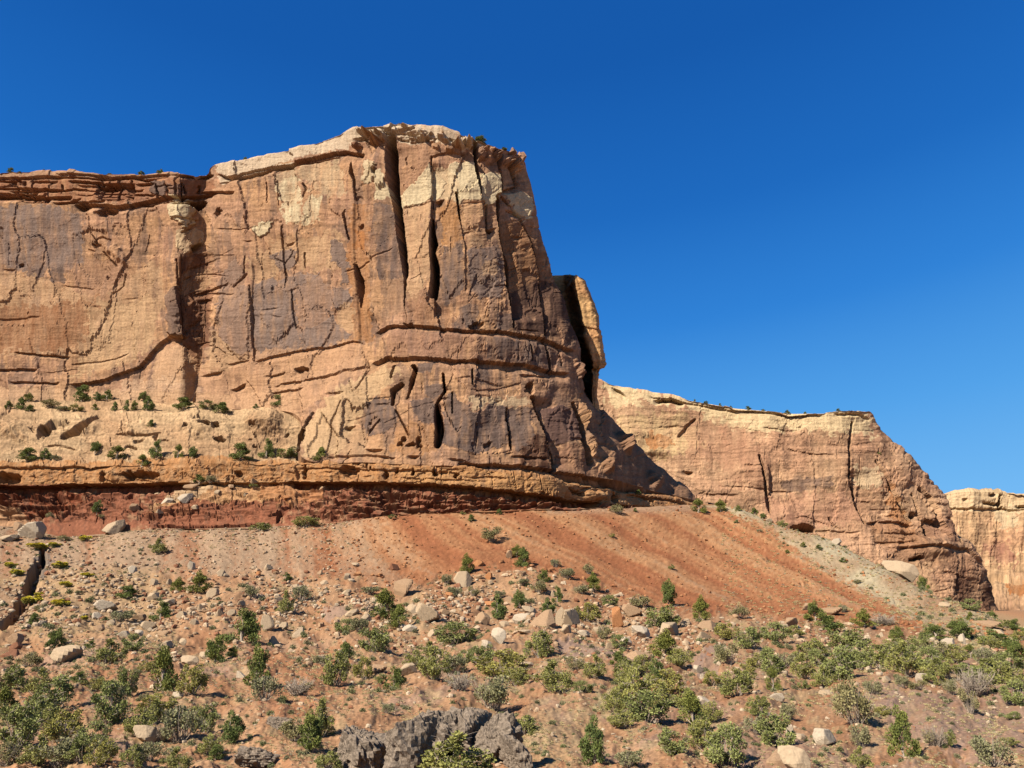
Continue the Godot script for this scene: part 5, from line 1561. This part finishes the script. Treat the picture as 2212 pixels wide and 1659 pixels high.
func _ready() -> void:
	var cam := Camera3D.new()
	cam.name = "camera"
	cam.fov = FOV
	cam.near = 0.1
	cam.far = 9000.0
	cam.rotation_degrees = Vector3(PITCH, 0, 0)
	add_child(cam)
	cam.current = true
	var env := Environment.new()
	env.background_mode = Environment.BG_SKY
	env.sky = Sky.new()
	var pano := PanoramaSkyMaterial.new()
	pano.panorama = clear_sky()
	env.sky.sky_material = pano
	env.tonemap_mode = Environment.TONE_MAPPER_LINEAR
	env.tonemap_exposure = EXPO
	env.sdfgi_enabled = true
	env.ssao_enabled = true
	env.ssil_enabled = true
	var we := WorldEnvironment.new()
	we.name = "world_environment"
	we.environment = env
	add_child(we)
	var sun := DirectionalLight3D.new()
	sun.name = "sun"
	sun.light_energy = 1.6
	sun.light_color = Color(1.0, 0.955, 0.89)
	sun.light_angular_distance = 0.5
	sun.shadow_enabled = true
	add_child(sun)
	sun.look_at_from_position(Vector3.ZERO, Vector3(0.575, -0.630, -0.522))

	rock_mat = mineral(41, 9.0, 0.78, 0.25)
	soil_mat = mineral(51, 3.0, 0.68, 0.6)
	boulder_mat = mineral(61, 1.6, 0.75, 0.5)
	basalt_mat = mineral(65, 1.2, 0.5, 1.2)
	basalt_mat.albedo_color = Color(0.23, 0.182, 0.138).linear_to_srgb()
	for m in [rock_mat, soil_mat, boulder_mat]:
		m.albedo_color = Color(0.645, 0.645, 0.645).linear_to_srgb()
	leaf_mat = StandardMaterial3D.new()
	leaf_mat.albedo_color = Color(0.93, 0.93, 0.86).linear_to_srgb()
	leaf_mat.vertex_color_use_as_albedo = true
	leaf_mat.roughness = 0.7
	leaf_mat.metallic_specular = 0.25
	leaf_mat.cull_mode = BaseMaterial3D.CULL_DISABLED
	leaf_mat.backlight_enabled = true
	leaf_mat.backlight = Color(0.35, 0.35, 0.25)
	wood_mat = StandardMaterial3D.new()
	wood_mat.albedo_color = Color(0.23, 0.19, 0.15).linear_to_srgb()
	wood_mat.roughness = 0.95
	wood_mat.metallic_specular = 0.1

	var t0 := Time.get_ticks_msec()
	# the landforms
	var butte := Node3D.new()
	butte.name = "sandstone_butte"
	add_child(butte)
	tag(butte, "tall banded sandstone butte with dark cleft, purple varnish and red ledges below", "cliff", "", "structure")
	wall = butte_wall()
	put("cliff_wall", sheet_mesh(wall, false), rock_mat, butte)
	print("wall ", Time.get_ticks_msec() - t0)
	put("rock_pillar", sheet_mesh(pillar(), false), rock_mat, butte)
	ledges = bench_and_ledges()
	put("ledges", sheet_mesh(ledges, false), rock_mat, butte)
	print("ledges ", Time.get_ticks_msec() - t0)
	far_wall = mesa_wall()
	var mesa := put("pale_mesa", sheet_mesh(far_wall, false), rock_mat, self)
	tag(mesa, "lower pale sandstone mesa behind the butte, sloping down to the right", "cliff", "", "structure")
	var beyond := put("distant_mesa", sheet_mesh(distant_mesa(), false), rock_mat, self)
	tag(beyond, "farthest sandstone cliff at the right edge, past the pale mesa", "cliff", "", "structure")
	print("mesas ", Time.get_ticks_msec() - t0)
	ground = terrain()
	var soil := put("ground", sheet_mesh(ground, true), soil_mat, self)
	tag(soil, "red talus slope and sandy scrub flat in front of the cliffs", "ground", "", "structure")
	var plain := PlaneMesh.new()
	plain.size = Vector2(16000, 16000)
	var pm := StandardMaterial3D.new()
	pm.albedo_color = Color(0.36, 0.20, 0.12).linear_to_srgb()
	pm.roughness = 1.0
	var base := put("terrain", plain, pm, self)
	base.position.y = -16.0
	tag(base, "red desert plain running out to the horizon", "ground", "", "structure")
	print("ground ", Time.get_ticks_msec() - t0)

	grow_plants()
	lay_rocks()
	print("plants and rocks ", Time.get_ticks_msec() - t0)
	scatter()
	print("scatter ", Time.get_ticks_msec() - t0)

func read_list(text: String) -> Array:
	var a := []
	for part in text.replace("\n", ";").split(";", false):
		var q := part.strip_edges().split(" ", false)
		if q.size() == 5:
			a.append([q[0], float(q[1]), float(q[2]), float(q[3]), float(q[4])])
	return a

func grow_plants() -> void:
	for k in [["juniper", 7], ["shrub", 6], ["sage", 4], ["rabbit", 2], ["bare", 2]]:
		protos[k[0]] = []
		for n in k[1]:
			protos[k[0]].append(plant_proto(k[0], 1000 + n * 17 + k[0].length() * 131))
	var rng := RandomNumberGenerator.new()
	rng.seed = 5
	var kinds := {"J": "juniper", "O": "shrub", "G": "sage", "Y": "rabbit", "D": "bare"}
	var words := {"juniper": "dark green juniper", "shrub": "olive green shrub", "sage": "grey-green twiggy shrub", "rabbit": "yellow-flowered shrub", "bare": "bare grey twiggy shrub"}
	var lots := {}
	for lot in [["G", PLANTS_GROUND, ground], ["L", PLANTS_LEDGE, ledges], ["W", PLANTS_WALL, wall], ["M", PLANTS_MESA, far_wall]]:
		for e in read_list(lot[1]):
			var kind: String = kinds[e[0]]
			var spot := on(lot[2], e[1], e[2])
			var m := -spot.z / F / cos(deg_to_rad(PITCH))
			var tall: float = e[3] * m
			var wide: float = e[4] * m * 0.98
			if lot[0] == "W" or lot[0] == "M":
				spot += Vector3(0, 0, -1.0)
			var o := plant(kind, spot - Vector3(0, 0.06 * tall, 0), tall * 1.08, wide, rng.randf() * TAU, rng.randi() % protos[kind].size())
			var size := "small " if e[3] < 22 else "tall " if e[3] >= 60 else ""
			if not lots.has(kind):
				lots[kind] = []
			lots[kind].append([o, size + words[kind], e[1], place_words(lot[0], e[1], e[2])])
	for kind in lots:
		name_them(lots[kind], "tree" if kind == "juniper" else "shrub", {"juniper": "junipers", "shrub": "olive green shrubs", "sage": "grey-green shrubs", "rabbit": "yellow-flowered shrubs", "bare": "bare shrubs"}[kind])

var stones := []

func tinted(c: Color) -> StandardMaterial3D:
	var m: StandardMaterial3D = boulder_mat.duplicate()
	m.albedo_color = (c * 0.66).linear_to_srgb()
	return m

func lay_rocks() -> void:
	for k in 9:
		stones.append(stone_mesh(2000 + k * 13, 22, 12 + k % 4, 0.035))
	var tones := {"W": [Color(0.55, 0.45, 0.33), "white"], "C": [Color(0.50, 0.375, 0.245), "cream"], "T": [Color(0.42, 0.275, 0.165), "tan"], "O": [Color(0.50, 0.23, 0.10), "orange"], "D": [Color(0.30, 0.14, 0.08), "dark red"]}
	var mats := {}
	for k in tones:
		mats[k] = tinted(tones[k][0])
	var rng := RandomNumberGenerator.new()
	rng.seed = 8
	var list := []
	for lot in [["G", ROCKS_GROUND, ground], ["L", ROCKS_LEDGE, ledges]]:
		for e in read_list(lot[1]):
			var spot := on(lot[2], e[1], e[2])
			var m := -spot.z / F / cos(deg_to_rad(PITCH))
			var w: float = e[3] * m * 0.86
			var h: float = e[4] * m * 0.84
			var o := put("boulder", stones[rng.randi() % stones.size()], mats[e[0]], self)
			o.scale = Vector3(w * 1.05, h * 1.3, w * rng.randf_range(0.7, 0.95))
			o.rotation = Vector3(rng.randf_range(-0.2, 0.2), rng.randf_range(-0.5, 0.5) + (PI if rng.randf() < 0.5 else 0.0), rng.randf_range(-0.12, 0.2))
			o.position = spot - Vector3(0, h * 0.24, 0)
			var shape := "flat slab" if e[3] > 2.2 * e[4] else "upright block" if e[4] > e[3] else "boulder"
			var size := "small " if e[3] < 21 else "large " if e[3] > 44 else ""
			list.append([o, size + tones[e[0]][1] + " " + shape, e[1], place_words(lot[0], e[1], e[2])])
	name_them(list, "rock", "fallen sandstone boulders")
	# the dark lava rocks at the bottom of the view
	var lumps := [[792, 1668, 112, 78, 3, "round grey lava boulder left of the dark gap at the bottom"], [882, 1668, 92, 100, 5, "tall grey lava block right of the dark gap at the bottom"], [940, 1640, 110, 84, 9, "cracked grey lava rock behind the bright green shrub, left part"], [1010, 1628, 120, 78, 25, "cracked grey lava rock behind the bright green shrub, middle part"], [1072, 1645, 96, 82, 12, "knobbly grey lava rock right of the bright green shrub"], [1112, 1668, 70, 66, 31, "small grey lava rock at the right end of the outcrop"], [975, 1582, 84, 34, 15, "low grey lava rock on top of the outcrop"], [905, 1600, 60, 36, 28, "low grey lava rock at the upper left of the outcrop"], [560, 1658, 80, 36, 18, "low grey lava rock at the bottom edge among the left shrubs"], [610, 1570, 46, 20, 22, "small grey lava rock half hidden by shrubs left of the outcrop"]]
	for e in lumps:
		var spot := on(ground, e[0], e[1])
		var m := -spot.z / F / cos(deg_to_rad(PITCH))
		var o := put("lava_rock", stone_mesh(3000 + e[4] * 7, 48, 7, 0.22, 0.0, 0.075, false), basalt_mat, self)
		o.rotation.y = e[4] * 0.7
		o.scale = Vector3(e[2] * m * 1.15, e[3] * m * 1.15, e[2] * m * 0.95)
		o.position = spot - Vector3(0, e[3] * m * 0.08, 0)
		tag(o, e[5], "rock", "grey lava rocks")
	var front := plant("shrub", on(ground, 990, 1690), 100 * 0.0165, 150 * 0.0165, 0.6, 2)
	front.position += Vector3(0, -0.05, 0.7)
	tag(front, "broad bright green shrub in front of the grey lava outcrop", "shrub", "olive green shrubs")

# ---------------------------------------------------------------- what nobody would count: gravel, stones under a few pixels, dry grass
func scattered(called: String, mesh: Mesh, mat: Material, places: Array, label: String, category: String) -> void:
	var mm := MultiMesh.new()
	mm.transform_format = MultiMesh.TRANSFORM_3D
	mm.use_colors = true
	mm.mesh = mesh
	mm.instance_count = places.size()
	for k in places.size():
		mm.set_instance_transform(k, places[k][0])
		mm.set_instance_color(k, places[k][1])
	var o := MultiMeshInstance3D.new()
	o.name = numbered(called)
	o.multimesh = mm
	o.material_override = mat
	add_child(o, true)
	tag(o, label, category, "", "stuff")

func scatter() -> void:
	var rng := RandomNumberGenerator.new()
	rng.seed = 21
	var beds := [[], [], []]
	var tufts := []
	var nz := noise(77, 0.006, 3)
	var tries := 0
	var r0 := ground.pick_rows.x
	var r1 := ground.pick_rows.y
	while tries < 80000:
		tries += 1
		var v := rng.randi_range(r0, r1) * ground.nx + rng.randi_range(0, ground.nx - 1)
		var q := ground.px[v]
		if q.x < -160 or q.x > 2380 or q.y > 1720:
			continue
		var p := ground.pos[v]
		var m := -p.z / F
		var foot := foot_line(q.x)
		var patchy := nz.get_noise_2d(q.x, q.y * 1.6)
		# stones gather in a belt below the foot of the scree
		var belt := exp(-pow((q.y - foot - 62.0) / 62.0, 2.0))
		if q.x > 1500:
			belt *= 0.25
		elif q.x < 560:
			belt *= 1.3
		var chance := 0.07 + 0.8 * belt * clampf(0.75 + patchy * 2.0, 0.1, 1.2)
		if q.y < foot:
			chance = 0.26 if q.x < 900 else 0.16
		if q.y > 1460:
			chance = 0.07
		if rng.randf() < chance:
			var s := (1.6 + 2.6 * rng.randf() + 10.0 * pow(rng.randf(), 4.0)) * m
			if q.y < foot - 20:
				s *= 0.5 if q.x > 900 else 0.62
			if q.y > 1460:
				s *= 0.8
			var b := Basis.from_euler(Vector3(rng.randf() * 0.5, rng.randf() * TAU, rng.randf() * 0.4)).scaled_local(Vector3(s * 1.2, s * rng.randf_range(0.5, 0.9), s))
			var c := Color(0.66, 0.52, 0.36).lerp(Color(0.48, 0.30, 0.17), rng.randf()) * rng.randf_range(0.75, 1.1)
			if q.y < foot and q.x > 760:
				c = Color(0.50, 0.25, 0.12).lerp(Color(0.36, 0.15, 0.07), rng.randf())
			elif rng.randf() < 0.2:
				c = Color(0.34, 0.16, 0.09)
			beds[rng.randi() % 3].append([Transform3D(b, p - Vector3(0, s * 0.15, 0)), c])
		elif q.y > foot - 10.0 or (q.x < 760 and q.y < 1190) or q.x > 1560:
			var want := 0.22 + patchy * 0.8
			if q.y < foot:
				want = 0.16
			if q.x > 1540 and q.y < foot - 20:
				want = 0.28
			if rng.randf() < want:
				var s := rng.randf_range(3.0, 8.0) * m * (0.8 if q.y < 1300 else 1.0)
				var c := Color(0.37, 0.30, 0.165).lerp(Color(0.17, 0.16, 0.08), rng.randf() * rng.randf() * 1.3)
				if rng.randf() < 0.22:
					c = Color(0.22, 0.19, 0.14)
				tufts.append([Transform3D(Basis(Vector3.UP, rng.randf() * TAU).scaled_local(Vector3(s * 1.3, s, s * 1.3)), p), c])
	var scrub := []
	while scrub.size() < 900:
		var v := rng.randi_range(r0, r1) * ground.nx + rng.randi_range(0, ground.nx - 1)
		var q := ground.px[v]
		var open := q.y > foot_line(q.x) + 20.0 or (q.x < 420 and q.y > 1180) or (q.x > 1560 and q.y < flank_line(q.x) and q.y > 1110)
		if q.x < -100 or q.x > 2320 or q.y > 1700 or not open or nz.get_noise_2d(q.x * 2.0, q.y * 3.0) < -0.12:
			continue
		var m := -ground.pos[v].z / F
		var s := rng.randf_range(5.0, 13.0) * m * (0.6 if q.y < 1260 else 1.0)
		var c := Color(0.9, 0.85, 0.62).lerp(Color(0.62, 0.72, 0.38), rng.randf()) * rng.randf_range(0.6, 1.0)
		scrub.append([Transform3D(Basis(Vector3.UP, rng.randf() * TAU).scaled_local(Vector3(s * 1.4, s, s * 1.4)), ground.pos[v]), c])
	var sb := SurfaceTool.new()
	sb.begin(Mesh.PRIMITIVE_TRIANGLES)
	sb.set_smooth_group(-1)
	for k in 260:
		var dir := Vector3(rng.randfn(), absf(rng.randfn()) * 0.9, rng.randfn()).normalized()
		var g := rng.randf_range(0.1, 0.3)
		leaf(sb, rng, Vector3(dir.x * 0.42, dir.y * 0.75, dir.z * 0.42) * (0.35 + 0.65 * rng.randf()), dir, 0.10, 1.7, Color(g, g, g * 0.8))
	scattered("low_scrub", sb.commit(), leaf_mat, scrub, "small low scrub plants scattered over the sandy flat", "scrub")
	for k in 3:
		var stone := stone_mesh(2600 + k, 5, 7, 0.08)
		scattered("gravel", stone, boulder_mat, beds[k], ["small loose stones strewn over the scree and its foot", "gravel and chips of rock on the slope and flat", "scattered pebbles between the boulders"][k], "gravel")
	var st := SurfaceTool.new()
	st.begin(Mesh.PRIMITIVE_TRIANGLES)
	st.set_smooth_group(-1)
	for k in 26:
		var a := rng.randf() * TAU
		var root := Vector3(cos(a), 0, sin(a)) * 0.12 * rng.randf()
		leaf(st, rng, root, Vector3(cos(a) * 0.7, 1.1, sin(a) * 0.7), 0.075, 9.0, Color.WHITE)
	scattered("dry_grass", st.commit(), leaf_mat, tufts, "dry grass tufts and low scrub dotted over the flat", "grass")
